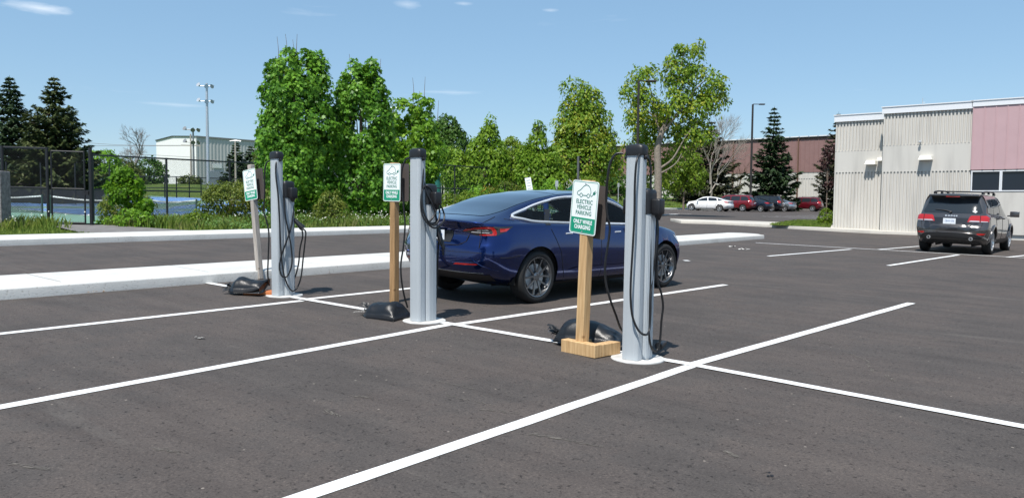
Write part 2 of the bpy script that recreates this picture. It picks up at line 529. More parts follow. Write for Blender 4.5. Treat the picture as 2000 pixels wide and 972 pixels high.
def island(name, pts, h, m, bev=.02, joints=0):
    """raised slab with real kerb faces; pts are plan points"""
    bm = bmesh.new()
    vs = [bm.verts.new((p[0], p[1], gz(p[0], p[1])+h)) for p in pts]
    f = bm.faces.new(vs)
    f.normal_update()
    if f.normal.z < 0: bmesh.ops.reverse_faces(bm, faces=[f])
    r = bmesh.ops.extrude_face_region(bm, geom=[f])
    for v in [e for e in r['geom'] if isinstance(e, bmesh.types.BMVert)]: v.co.z -= 0
    for v in vs: v.co.z -= h+.06
    bmesh.ops.recalc_face_normals(bm, faces=bm.faces)
    es = [e for e in bm.edges if e.calc_face_angle(0) > .4 and max(v.co.z-gz(v.co.x, v.co.y) for v in e.verts) > 0]
    bmesh.ops.bevel(bm, geom=es, offset=bev, segments=2, affect='EDGES', profile=.5)
    me = bpy.data.meshes.new(name); bm.to_mesh(me); bm.free(); me.materials.append(m)
    o = link(name, me, None, 40)
    return tag(o, kind='structure')

def plan_curve(pts, r=0): return [P2(a, b) for a, b in pts]
# long island beside the charging bays: rounded far end
fi = [at(0, 578), at(760, 522)]
ii = at(0, 558, .13); ib = at(0, 533, .13); jb = at(760, 491.5, .13)
b0 = (fi[0].dot(BX)+fi[1].dot(BX))/2
b1 = (ib.dot(BX)+jb.dot(BX))/2
pts = [(-60, b0), (26.2, b0-.35)]
for k in range(7):
    t = -math.pi/2+math.pi*k/6
    pts.append((26.4+.5*math.cos(t), (b0+b1)/2-.15+(b1-b0)/2*.92*math.sin(t)))
pts += [(26.2, b1-.25), (-60, b1)]
island('kerb_island', plan_curve(pts), .13, K['kerb'])
# expansion joints cut across the island, shown as thin dark seams
sj = MB()
for k in range(22):
    a = -14+k*1.95+.3
    for p, q in (((a, b0-.006), (a, b1)),):
        P, Q = ab(a, b0-.004), ab(a, b1-.05)
        n = AX*.004
        sj.add([P-n+Vector((0, 0, .1335)), P+n+Vector((0, 0, .1335)), Q+n+Vector((0, 0, .1335)), Q-n+Vector((0, 0, .1335))], [(0, 1, 2, 3)])
        b_ = BX*-.003-BX*(.002)
        sj.add([P-n+b_, P+n+b_, P+n+b_+Vector((0, 0, .12)), P-n+b_+Vector((0, 0, .12))], [(0, 1, 2, 3)])
jm = mat('joint_dirt', (.22, .21, .19), .9)
tag(sj.build('kerb_joints', jm), kind='structure')
# kerb and walk along the tennis side
c0 = (at(0, 480).dot(BX)+at(750, 456).dot(BX))/2
c1 = (at(0, 460, .13).dot(BX)+at(760, 440, .13).dot(BX))/2
pts = [(-80, c0), (33.5, c0), (37.6, 22.2), (51.7, 30.2), (53.9, 37.2), (140, 37.2), (140, 38.0), (53.0, 38.0), (50.8, 31.0), (36.5, 22.9), (33.2, c1), (-80, c1)]
island('kerb_walk', plan_curve(pts), .13, K['kerb'])
# path from the walk to the tennis gate
sheet('path', [P2(8.2, c1-.05), P2(11.9, c1-.05), P2(10.7, 25.2), P2(9.3, 25.9)], .012, mat('worn_asphalt', (.16, .15, .145), .9, var=.25, scale=3, bump=.4))
# tennis court: green surround, blue courts, white lines
K['court_green'] = mat('court_green', (.13, .24, .18), .8, var=.08, scale=1)
K['court_blue'] = mat('court_blue', (.10, .215, .43), .8, var=.08, scale=1)
K['court_line'] = mat('court_line', (.75, .75, .75), .7)
sheet('tennis_court', [P2(-28, 25.95), P2(11.5, 25.95), P2(11.5, 30), P2(52, 32), P2(52, 78), P2(-28, 78)], .02, K['court_green'], 3)
def court(a0, a1, b0, b1):
    q = [P2(a0, b0), P2(a1, b0), P2(a1, b1), P2(a0, b1)]
    sheet('court_surface', q, .026, K['court_blue'], 2.5)
    w = .06
    for (x0, y0, x1, y1) in ((a0, b0, a1, b0), (a0, b1, a1, b1), (a0, b0, a0, b1), (a1, b0, a1, b1),
                             (a0, b0+1.4, a1, b0+1.4), (a0, b1-1.4, a1, b1-1.4), (a0+5.5, b0+1.4, a0+5.5, b1-1.4), (a1-5.5, b0+1.4, a1-5.5, b1-1.4), (a0+5.5, (b0+b1)/2, a1-5.5, (b0+b1)/2)):
        dx, dy = (w, 0) if x0 == x1 else (0, w)
        sheet('court_marking', [P2(x0-dx, y0-dy), P2(x1+dx, y0-dy), P2(x1+dx, y1+dy), P2(x0-dx, y1+dy)], .031, K['court_line'], 2.5)
court(-11.5, 12.2, 28.2, 39.2)
court(-11.5, 12.2, 43, 54)
court(17.5, 41.2, 43, 54)
court(-11.5, 12.2, 58, 69)
court(17.5, 41.2, 58, 69)

# far island and the walk before the building on the right
W1 = K['walk']
pts = [at(1309, 431), at(1330, 436), at(1400, 438), at(1500, 443.5), at(1545, 447), at(1700, 456), at(2000, 466.5), at(2300, 476)]
near = [(p.x, p.y) for p in pts]
bk = [ab(41.6, 0), ab(41.6, 14.9), at(1600, 436.5, .13), at(1480, 431.8, .13), at(1316, 427, .13)]
island('sidewalk', near+[P2(41.9, -8), P2(41.9, 12.6)]+[(p.x, p.y) for p in bk[2:]], .13, W1)
lawn = [at(1502, 439, .15), at(1622, 443.5, .15), at(1628, 430.5, .15), at(1560, 429, .15)]
sheet('lawn', [(p.x, p.y) for p in lawn], .15, K['turf'], 99)
# grass bank before the brown building
bank = MB()
prof = [(0, -.05), (2.5, .12), (7, .55), (13, 1.0), (26, 1.2), (60, 1.2)]
vs = []; n = 40
for i in range(n+1):
    a = 36+(170-36)*i/n
    for (d, h) in prof:
        P = ab(a, 38.0+d); e = sstep(36, 50, a)
        vs.append((P.x, P.y, P.z+h*e+.0))
k = len(prof)
bank.add(vs, [(i*k+j, (i+1)*k+j, (i+1)*k+j+1, i*k+j+1) for i in range(n) for j in range(k-1)])
o = bank.build('grass_bank', K['turf'], None, 0); tag(o, kind='structure')
def bank_z(a, b):
    d = b-38.0; z = 0
    if d > 0 and a > 36:
        for (d0, h0), (d1, h1) in zip(prof, prof[1:]):
            if d0 <= d <= d1: z = h0+(h1-h0)*(d-d0)/(d1-d0)
        z *= sstep(36, 50, a)
    return z
def on_bank(P):
    return Vector((P.x, P.y, P.z+bank_z(P.dot(AX), P.dot(BX))))

# pale scrapes left on the asphalt
K['scrape'] = mat('scraped_asphalt', (.12, .107, .092), .9, var=.3, scale=20)
sc = MB(); rj = random.Random(5)
for pts in ([(1034, 846), (1070, 851), (1100, 857), (1175, 871)], [(1660, 690), (1685, 700), (1697, 706)], [(1694, 708), (1704, 726)], [(1732, 732), (1747, 744)], [(1600, 668), (1640, 672)], [(1816, 664), (1860, 665)],
            [(850, 742), (925, 759)], [(870, 770), (960, 790)], [(940, 798), (1010, 806)], [(20, 905), (100, 915)], [(300, 875), (352, 884)], [(1420, 880), (1440, 890)], [(690, 772), (722, 776)], [(640, 800), (662, 812)]):
    P = catmull([at(x, y, .003) for x, y in pts], 8) if len(pts) > 2 else [at(pts[0][0], pts[0][1], .003).lerp(at(pts[1][0], pts[1][1], .003), i/9) for i in range(10)]
    for p, q in zip(P, P[1:]):
        for _ in range(3):
            c = p.lerp(q, rj.random())+Vector((rj.gauss(0, .010), rj.gauss(0, .010), 0)); d = (q-p).normalized()*rj.uniform(.006, .03); n = Vector((-d.y, d.x, 0)).normalized()*rj.uniform(.0015, .005)
            sc.add([c-d, c-n, c+d, c+n], [(0, 1, 2, 3)])
tag(sc.build('scrape_marks', K['scrape']), kind='structure')
# small things lying on the asphalt
K['litter'] = mat('pale_litter', (.55, .53, .5), .8)
K['dry_leaf'] = mat('dry_leaves', (.28, .15, .06), .8)
def flake_patch(name, label, cat, P, n, r, s, m, flat=.02):
    rj = random.Random(n*7+int(P.x*100)); b = MB()
    for _ in range(n):
        a = rj.uniform(0, 6.28); d = r*math.sqrt(rj.random())
        c = Vector((d*math.cos(a), d*.5*math.sin(a), rj.uniform(.004, flat)))
        u = Vector((rj.uniform(-1, 1), rj.uniform(-1, 1), rj.uniform(-.2, .2))).normalized()*s*rj.uniform(.5, 1)
        w = u.cross(Vector((rj.uniform(-.4, .4), rj.uniform(-.4, .4), 1))).normalized()*s*rj.uniform(.3, .8)
        b.add([c-u, c-w, c+u, c+w, c+Vector((0, 0, .004))], [(0, 1, 4), (1, 2, 4), (2, 3, 4), (3, 0, 4)])
    o = b.build(name, m); o.location = P
    return tag(o, label, cat)
flake_patch('paper_scrap', 'crumpled white paper scrap on asphalt left of the middle charger, between stall lines', 'litter', at(390, 661), 4, .05, .03, K['litter'])
flake_patch('paper_scrap', 'flattened pale scrap on asphalt below the end of the white kerb island', 'litter', at(1457, 487), 5, .22, .10, K['litter'])
flake_patch('paper_scrap', 'small torn pale scrap on asphalt just below the white kerb island', 'litter', at(1433, 482), 4, .12, .07, K['litter'])
flake_patch('dark_scrap', 'small dark scrap on bare asphalt in the right foreground', 'litter', at(1504, 930), 3, .015, .014, K['black'])
tag(flake_patch('leaf_litter', None, None, at(172, 569), 40, .3, .02, K['dry_leaf']), kind='stuff')
tag(flake_patch('leaf_litter', None, None, at(610, 533), 40, .3, .02, K['dry_leaf']), kind='stuff')
# ------------------------------------------------------------------ vehicles
def pchip(xs, ys):
    xs, ys = list(xs), list(ys); n = len(xs)
    h = [xs[i+1]-xs[i] for i in range(n-1)]; dl = [(ys[i+1]-ys[i])/h[i] for i in range(n-1)]
    m = [dl[0]]+[0]*(n-2)+[dl[-1]]
    for i in range(1, n-1):
        if dl[i-1]*dl[i] > 0:
            w1, w2 = 2*h[i]+h[i-1], h[i]+2*h[i-1]
            m[i] = (w1+w2)/(w1/dl[i-1]+w2/dl[i])
    def f(x):
        i = 0
        while i < n-2 and x > xs[i+1]: i += 1
        t = (x-xs[i])/h[i]
        return ((2*t**3-3*t*t+1)*ys[i]+(t**3-2*t*t+t)*h[i]*m[i]+(-2*t**3+3*t*t)*ys[i+1]+(t**3-t*t)*h[i]*m[i+1])
    return f

def lin(tbl, z):
    if z <= tbl[0][0]: return tbl[0][1]
    for (a, p), (b, q) in zip(tbl, tbl[1:]):
        if z <= b: return p+(q-p)*sstep(a, b, z) if False else p+(q-p)*(z-a)/(b-a)
    return tbl[-1][1]

def car_shell(spec, step, sub):
    """lofted, closed body shell; returns a bmesh (x forward, right side at -y)"""
    st = spec['st']; xs = [s[0] for s in st]
    fs = [pchip(xs, [s[i] for s in st]) for i in range(1, 11)]
    x0, x1 = xs[0], xs[-1]
    X = [x0, x0+.012, x0+.03, x0+.055]; x = x0+.055+step
    while x < x1-.055-step*.6: X.append(x); x += step
    X += [x1-.055, x1-.03, x1-.012, x1]
    def half(x):
        zb, ws, wm, zM, wM, zsh, wsh, wr, zre, zt = [f(x) for f in fs]
        e = min(x-x0, x1-x)
        ins = .07*(1-math.sqrt(max(0, 1-(1-min(1, e/.055))**2)))
        p = [(0, zb), (ws*.7, zb), (ws, zb+.025), (wm, zb+.14), (wM, zM), (wsh+.012, zsh-.05), (wsh-.012, zsh), (wsh-.055, zsh+.022),
             (wr+(wsh-.06-wr)*.5+.02, zsh+.02+(zre-zsh-.02)*.52), (wr, zre), (wr*.80, zre+(zt-zre)*.55), (wr*.45, zre+(zt-zre)*.9), (0, zt)]
        zc = (zb+zt)/2
        return [(max(0, y-ins*(y > .01)), z+(ins if z < zc else -ins)*min(1, abs(z-zc)*4)) for y, z in p]
    def ring(x):
        h = [Vector((0, a, b)) for a, b in half(x)]
        c = []
        P = [h[1]*Vector_y(-1)]+h+[h[-2]*Vector_y(-1)]
        for i in range(1, len(P)-2):
            p0, p1, p2, p3 = P[i-1:i+3]
            k = max(1, int(sub*(1 if (p2-p1).length < .12 else 2 if (p2-p1).length < .3 else 3)))
            for q in range(k):
                t = q/k
                a = p1+(p2-p0)*.5*0
                c.append(.5*((2*p1)+(p2-p0)*t+(2*p0-5*p1+4*p2-p3)*t*t+(3*p1-p0-3*p2+p3)*t**3))
        c.append(h[-1])
        r = [Vector((x, max(0, v.y), v.z)) for v in c]
        return r+[Vector((x, -v.y, v.z)) for v in r[-2:0:-1]]
    ref = [len(ring(xx)) for xx in ((x0+x1)/2,)][0]
    # fixed subdivision counts: take them from the mid section
    hm = [Vector((0, a, b)) for a, b in half(spec.get('xmid', 0.))]
    ks = [max(1, int(round(sub*(1 if (q-p).length < .12 else 2 if (q-p).length < .3 else 3)))) for p, q in zip(hm, hm[1:])]
    def ring(x):
        h = [Vector((0, a, b)) for a, b in half(x)]
        P = [Vector((0, -h[1].y, h[1].z))]+h+[Vector((0, -h[-2].y, h[-2].z))]
        c = []
        for i in range(1, len(P)-2):
            p0, p1, p2, p3 = P[i-1:i+3]; k = ks[i-1]
            d1, d2, d0 = (p2-p1).length+1e-6, (p3-p2).length+1e-6, (p1-p0).length+1e-6
            m1 = (p2-p0)*(d1/(d0+d1)); m2 = (p3-p1)*(d1/(d1+d2))
            for q in range(k):
                t = q/k
                c.append((2*t**3-3*t*t+1)*p1+(t**3-2*t*t+t)*m1+(-2*t**3+3*t*t)*p2+(t**3-t*t)*m2)
        c.append(h[-1])
        r = [Vector((x, max(0, v.y), v.z)) for v in c]
        r[0].y = 0; r[-1].y = 0
        return r+[Vector((x, -v.y, v.z)) for v in r[-2:0:-1]]
    rb, rf = spec['rear'], spec['front']; xr, xf = spec['xr'], spec['xf']
    def deform(v):
        if v.x < xr:
            w = sstep(xr, x0, v.x) if False else min(1, (xr-v.x)/(xr-x0)); w = w*w*(3-2*w)
            v.x += w*(lin(rb, v.z)+spec['kr']*(abs(v.y)/.9)**2.6)
        elif v.x > xf:
            w = min(1, (v.x-xf)/(x1-xf)); w = w*w*(3-2*w)
            v.x -= w*(lin(rf, v.z)+spec['kf']*(abs(v.y)/.9)**2.2)
        return v
    bm = bmesh.new(); rows = []
    for xx in X: rows.append([bm.verts.new(v) for v in ring(xx)])
    M = len(rows[0])
    def cap(row, first):
        c = sum((v.co for v in row), Vector())/M; prev = row
        for s in (.86, .7, .52, .34, .16):
            cur = [bm.verts.new(c+(v.co-c)*s) for v in row]
            for i in range(M):
                q = (prev[i], prev[(i+1) % M], cur[(i+1) % M], cur[i]); bm.faces.new(q if first else q[::-1])
            prev = cur
        bm.faces.new(prev if first else prev[::-1])
    cap(rows[0], True); cap(rows[-1], False)
    for a, b in zip(rows, rows[1:]):
        for i in range(M): bm.faces.new((a[i], b[i], b[(i+1) % M], a[(i+1) % M]))
    for v in bm.verts: deform(v.co)
    bmesh.ops.recalc_face_normals(bm, faces=bm.faces)
    return bm

def Vector_y(k): return 1

def in_poly(p, poly):
    c = False; j = len(poly)-1
    for i in range(len(poly)):
        a, b = poly[i], poly[j]
        if (a[1] > p[1]) != (b[1] > p[1]) and p[0] < (b[0]-a[0])*(p[1]-a[1])/(b[1]-a[1])+a[0]: c = not c
        j = i
    return c

def near_poly(p, poly):
    best = None; bd = 1e9; p = Vector(p)
    for i in range(len(poly)):
        a, b = Vector(poly[i-1]), Vector(poly[i]); d = b-a
        t = max(0, min(1, (p-a).dot(d)/max(1e-9, d.length_squared))); q = a+d*t
        if (q-p).length < bd: bd, best = (q-p).length, q
    return best

def cut_side(bm, poly, ymin, snap=.05):
    """open the shell where its side view lies inside poly, with clean edges"""
    dead = []
    for f in bm.faces:
        c = f.calc_center_median()
        if abs(c.y) > ymin and abs(f.normal.z) < .93 and in_poly((c.x, c.z), poly): dead.append(f)
    ed = set(v for f in dead for v in f.verts)
    bmesh.ops.delete(bm, geom=dead, context='FACES')
    for v in bm.verts:
        if v in ed and v.is_valid and any(e.is_boundary for e in v.link_edges):
            q = near_poly((v.co.x, v.co.z), poly)
            if (Vector((v.co.x, v.co.z))-q).length < snap: v.co.x, v.co.z = q.x, q.y

def circ(cx, cz, r, n=40, a0=0, a1=2*math.pi):
    return [(cx+r*math.cos(a0+(a1-a0)*i/n), cz+r*math.sin(a0+(a1-a0)*i/n)) for i in range(n+(a1-a0 < 6.28))]

class Skin:
    """projects outlines on to the body"""
    def __init__(s, bm): s.t = BVHTree.FromBMesh(bm)
    def hit(s, o, d, off):
        h = s.t.ray_cast(o, d)
        if h[0] is None: return None
        n = h[1] if h[1].dot(d) < 0 else -h[1]
        return h[0]+n*off
    def hit_near(s, o, d, off, c):
        h = s.hit(o, d, off)
        if h is None:
            for k in (.98, .95, .9, .8):
                h = s.hit(c+(o-c)*k, d, off)
                if h is not None: break
        return h
    def axes(s, d):
        d = Vector(d).normalized()
        if abs(d.z) > .9: u, w = Vector((1, 0, 0)), Vector((0, 1, 0))
        else:
            w = Vector((0, 0, 1)); u = Vector((-d.y, d.x, 0)).normalized()
            if abs(d.y) > .95: u = Vector((1, 0, 0))
            elif abs(d.x) > .95: u = Vector((0, 1, 0))
        return d, u, w
    def panel(s, poly, d, off=.004, cut=.05, u=None):
        d, uu, w = s.axes(d); u = Vector(u) if u else uu
        bm = bmesh.new()
        bm.faces.new([bm.verts.new((a, b, 0)) for a, b in poly])
        bmesh.ops.triangulate(bm, faces=bm.faces)
        for _ in range(7):
            es = [e for e in bm.edges if e.calc_length() > cut]
            if not es: break
            bmesh.ops.subdivide_edges(bm, edges=es, cuts=1); bmesh.ops.triangulate(bm, faces=bm.faces)
        cc = sum((v.co for v in bm.verts), Vector())/len(bm.verts); c3 = u*cc.x+w*cc.y-d*6
        bad = []
        for v in bm.verts:
            h = s.hit_near(u*v.co.x+w*v.co.y-d*6, d, off, c3)
            if h is None: bad.append(v)
            else: v.co = h
        bmesh.ops.delete(bm, geom=bad, context='VERTS')
        for f in bm.faces:
            f.normal_update()
        if sum(f.normal.dot(d)*f.calc_area() for f in bm.faces) > 0: bmesh.ops.reverse_faces(bm, faces=bm.faces)
        return bm
    def line(s, pts, d, off=.004, n=4, u=None):
        d, uu, w = s.axes(d); u = Vector(u) if u else uu
        q = []
        for (a, b), (c, e) in zip(pts, pts[1:]):
            k = max(1, int(math.hypot(c-a, e-b)/.05))
            q += [(a+(c-a)*i/k, b+(e-b)*i/k) for i in range(k)]
        q.append(pts[-1]); out = []
        for a, b in q:
            h = s.hit(u*a+w*b-d*6, d, off)
            if h is not None: out.append(h)
        return out

def from_bm(name, bms, m, parent, smooth=40):
    me = bpy.data.meshes.new(name); b = bmesh.new()
    for x in (bms if isinstance(bms, (list, tuple)) else [bms]):
        t = bpy.data.meshes.new('t'); x.to_mesh(t); b.from_mesh(t); bpy.data.meshes.remove(t)
    b.to_mesh(me); b.free(); me.materials.append(m)
    return link(name, me, parent, smooth)

RED_GLASS = mat('red_lens', (.42, .012, .010), .12, coat=1)
DARK_LENS = mat('smoked_lens', (.012, .010, .012), .08, coat=1)
CLEAR_LENS = mat('clear_lens', (.55, .55, .56), .15, .3, coat=1)
CHROME = mat('bright_trim', (.80, .81, .82), .25, .5)
GLASS = glass_mat('car_glass', clear=.8)
DGLASS = glass_mat('privacy_glass', clear=.0)
ROOFGLASS = mat('roof_glass', (.012, .018, .032), .04, coat=1, spec=.8)
GAP = mat('shut_line', (.004, .004, .005), .8)
UNDER = mat('underbody', (.010, .010, .010), .8)
RIM_DARK = mat('grey_alloy', (.21, .215, .225), .26, .85)
RIM_SILVER = mat('silver_alloy', (.60, .60, .61), .28, .7)
TRIM = mat('black_trim', (.014, .014, .015), .5)
PLATE = mat('plate_white', (.70, .74, .78), .4)
PLATE_INK = mat('plate_blue', (.05, .14, .38), .5)
CABIN = mat('cabin', (.018, .018, .02), .8)
CABIN_LT = mat('headliner', (.25, .25, .26), .8)

def wheel(parent, x, side, y, rt, w, rr, rim_m, spokes, detail=True):
    n = 36 if detail else 20
    b = MB(); h = w/2
    b.lathe([(rr-.012, -h*.55), (rr+.004, -h*.9), (rr+.035, -h), (rt-.03, -h*.97), (rt-.008, -h*.8), (rt, -h*.45), (rt, h*.45), (rt-.008, h*.8), (rt-.03, h*.97), (rr+.035, h), (rr+.004, h*.9), (rr-.012, h*.55)], n, 0, 'y')
    b.lathe([(0.001, h*.25), (rr-.01, h*.25)], n, 0, 'y')       # back of the wheel, dark
    b.lathe([(rr-.012, -h*.55), (.001, -h*.55)], n, 0, 'y')
    M = Matrix.Translation((x, y*side, rt)) @ (Matrix.Identity(4) if side > 0 else Matrix.Rotation(math.pi, 4, 'Z'))
    t = b.build('wheel', K['rubber'], parent, 40, M=M)
    r = MB()
    r.lathe([(rr-.022, h*.5), (rr-.006, h*.93), (rr+.006, h*.96), (rr+.008, h*.88), (rr-.002, h*.6)], n, 0, 'y')
    r.lathe([(rr-.004, h*.9), (rr-.03, h*.45), (rr-.035, h*.3)], n, 0, 'y')
    r.lathe([(.001, h*.80), (.030, h*.80), (.036, h*.74), (.058, h*.70), (.068, h*.55), (.07, h*.3)], 20, 0, 'y')
    for (a, da) in spokes:
        c = Vector((math.cos(a), 0, math.sin(a))); c2 = Vector((math.cos(a+da), 0, math.sin(a+da)))
        p0 = c*.055+Vector((0, h*.62, 0)); p1 = c2*(rr-.014)+Vector((0, h*.80, 0))
        r.beam(p0, p1, .020 if detail else .03, .022, 0, up=Vector((0, 1, 0)))
    if detail:
        for k in range(5):
            a = 2*math.pi*k/5+.3; c = Vector((math.cos(a)*.04, h*.78, math.sin(a)*.04))
            r.cyl(c, c+Vector((0, .008, 0)), .007, n=8)
    r.build('rim', rim_m, t, 40, M=M)
    if detail:
        d = MB(); d.lathe([(.06, h*.28), (.165, h*.28), (.165, h*.34), (.06, h*.34)], 28, 0, 'y')
        d.build('brake_disc', K['steel'], t, 40, M=M)
    return t

def seat_mb(x, y, back=.62, w=.5):
    b = MB()
    b.box((x+.22, y, .50), (.5, w, .16)); b.box((x-.05, y, .50+back/2), (.13, w, back), M=Matrix.Rotation(R(-14), 3, 'Y'))
    b.box((x-.14, y, .55+back+.10), (.09, .26, .19), M=Matrix.Rotation(R(-8), 3, 'Y'))
    b.tube([(x-.12, y-.07, .5+back-.02), (x-.13, y-.07, .55+back+.05)], .008, 6); b.tube([(x-.12, y+.07, .5+back-.02), (x-.13, y+.07, .55+back+.05)], .008, 6)
    return b

SEDAN = dict(
    st=[(-2.42, .40, .60, .76, .62, .85, .955, .78, .60, 1.005, 1.03),
        (-2.30, .31, .66, .82, .62, .885, .975, .82, .62, 1.025, 1.055),
        (-2.0, .25, .70, .855, .64, .918, .99, .865, .62, 1.075, 1.105),
        (-1.75, .21, .72, .87, .66, .928, 1.0, .88, .61, 1.135, 1.17),
        (-1.44, .19, .74, .88, .66, .932, 1.0, .882, .60, 1.23, 1.268),
        (-1.0, .18, .76, .88, .64, .926, .985, .88, .60, 1.322, 1.372),
        (-.5, .18, .77, .88, .62, .92, .97, .875, .60, 1.365, 1.425),
        (0, .18, .77, .88, .62, .92, .958, .87, .60, 1.378, 1.443),
        (.4, .18, .77, .88, .62, .92, .948, .865, .60, 1.335, 1.405),
        (.8, .18, .77, .88, .62, .92, .94, .862, .62, 1.175, 1.255),
        (1.2, .18, .77, .88, .62, .92, .925, .86, .66, .975, 1.055),
        (1.35, .18, .77, .88, .62, .92, .915, .858, .66, .945, 1.0),
        (1.6, .19, .76, .87, .62, .915, .88, .84, .62, .912, .945),
        (1.95, .20, .72, .85, .60, .89, .79, .80, .55, .828, .86),
        (2.15, .22, .66, .80, .56, .83, .70, .72, .50, .74, .765),
        (2.27, .26, .58, .70, .50, .74, .62, .62, .42, .655, .67)],
    rear=[(.2, .16), (.32, .10), (.42, .035), (.55, .0), (.72, .01), (.76, .05), (.84, .085), (.93, .08), (.98, .03), (1.02, -.03), (1.2, -.02)],
    front=[(.2, .1), (.35, .02), (.5, 0), (.62, .04), (.8, .1)], kr=.24, kf=.42, xr=-1.85, xf=1.8,
    axles=(-1.4375, 1.4375), rt=.335, rr=.247, track=.80,
    dlo=[(-1.76, 1.088), (-1.62, 1.055), (-1.35, 1.018), (-.5, .995), (.5, .972), (1.10, .952), (.85, 1.085), (.45, 1.245), (.1, 1.322), (-.35, 1.345), (-.8, 1.322), (-1.2, 1.248), (-1.5, 1.168)],
    pillars=[(-1.24, -1.10, 1.2), (-.22, -.12, 1.32)])

def split_windows(dlo, pillars):
    """cuts the window band at the pillars: each pillar is (x at sill, x at top) with a width of .09"""
    segs = []; cuts = pillars+[]
    bot_x = max(p[0] for p in dlo)+.1; lo = min(p[0] for p in dlo)-.1
    def clip(poly, x0, z0, x1, z1, keep_left):
        out = []
        def sd(p): return ((x1-x0)*(p[1]-z0)-(z1-z0)*(p[0]-x0))*(1 if keep_left else -1)
        for i in range(len(poly)):
            a, b = poly[i-1], poly[i]; da, db = sd(a), sd(b)
            if (da >= 0) != (db >= 0):
                t = da/(da-db); out.append((a[0]+(b[0]-a[0])*t, a[1]+(b[1]-a[1])*t))
            if db >= 0: out.append(b)
        return out
    rest = dlo; res = []
    for (xb, xt, zt) in cuts:
        res.append(clip(rest, xb-.04, .95, xt-.04, zt, True))
        rest = clip(rest, xb+.04, .95, xt+.04, zt, False)
    res.append(rest)
    return [r for r in res if len(r) > 2]

def inset(poly, d):
    n = len(poly); area = sum(poly[i-1][0]*poly[i][1]-poly[i][0]*poly[i-1][1] for i in range(n)); s = 1 if area > 0 else -1
    out = []
    for i in range(n):
        a, b, c = Vector(poly[i-1]), Vector(poly[i]), Vector(poly[(i+1) % n])
        u, v = (b-a).normalized(), (c-b).normalized()
        nu, nv = Vector((-u.y, u.x))*s, Vector((-v.y, v.x))*s
        m = (nu+nv); m = m/max(.4, m.length_squared)*2*.5*2
        out.append(tuple(b+m*d*.5*2 if m.length < 2.5 else b+m.normalized()*d*2.5))
    return out

def smooth_loop(poly, sub=4):
    n = len(poly); out = []
    for i in range(n):
        p0, p1, p2, p3 = [Vector(poly[(i+k) % n]) for k in (-1, 0, 1, 2)]
        for k in range(sub):
            t = k/sub
            out.append(tuple(.5*((2*p1)+(p2-p0)*t+(2*p0-5*p1+4*p2-p3)*t*t+(3*p1-p0-3*p2+p3)*t**3)))
    return out

SPK = [(2*math.pi*k/5+s*.16+math.pi/2, s*.17) for k in range(5) for s in (-1, 1)]
def car_common(root, spec, paint, step, sub, rim_m, detail, see_through):
    bm = car_shell(spec, step, sub)
    skin = Skin(bm)
    win = split_windows(spec['dlo'], spec['pillars'])
    ar = spec['rt']+.045
    for ax in spec['axles']:
        cut_side(bm, circ(ax, spec['rt']+.01, ar), .45, .06)
    if see_through:
        for w in win: cut_side(bm, inset(w, .012), .45, .03)
    body = from_bm('body', bm, paint, root, 50)
    # wheel wells and the dark underside
    for ax in spec['axles']:
        for s in (-1, 1):
            u = MB(); n = 14; vs = []
            for i in range(n+1):
                a = math.pi*i/n-.25+.5*i/n*1.0
                c, z = math.cos(a)*(ar+.012), math.sin(a)*(ar+.012)
                yo = None
                vs += [(ax+c, s*.45, spec['rt']+.01+z), (ax+c, s*(spec['track']+.07), spec['rt']+.01+z)]
            u.add(vs, [(2*i, 2*i+1, 2*i+3, 2*i+2) for i in range(n)])
            k = len(u.v)
            u.v += [(ax+ar, s*.45, .2), (ax-ar, s*.45, .2)]; u.f.append(tuple(range(0, k, 2))+(k+1, k)); u.m.append(0)
            u.build('wheel_well', UNDER, root)
    for ax in spec['axles']:
        for s in (-1, 1):
            wheel(root, ax, s, spec['track'], spec['rt'], .225, spec['rr'], rim_m, spec.get('spokes', SPK), detail)
    return bm, skin, body, win

def tilt_on_ground(P, heading):
    """rotation that lays +X along heading on the sloping lot"""
    n = Vector((-GX, -GY, 1)).normalized(); x = Vector((heading.x, heading.y, 0)); x = (x-n*x.dot(n)).normalized(); y = n.cross(x)
    return Matrix((x, y, n)).transposed().to_euler()

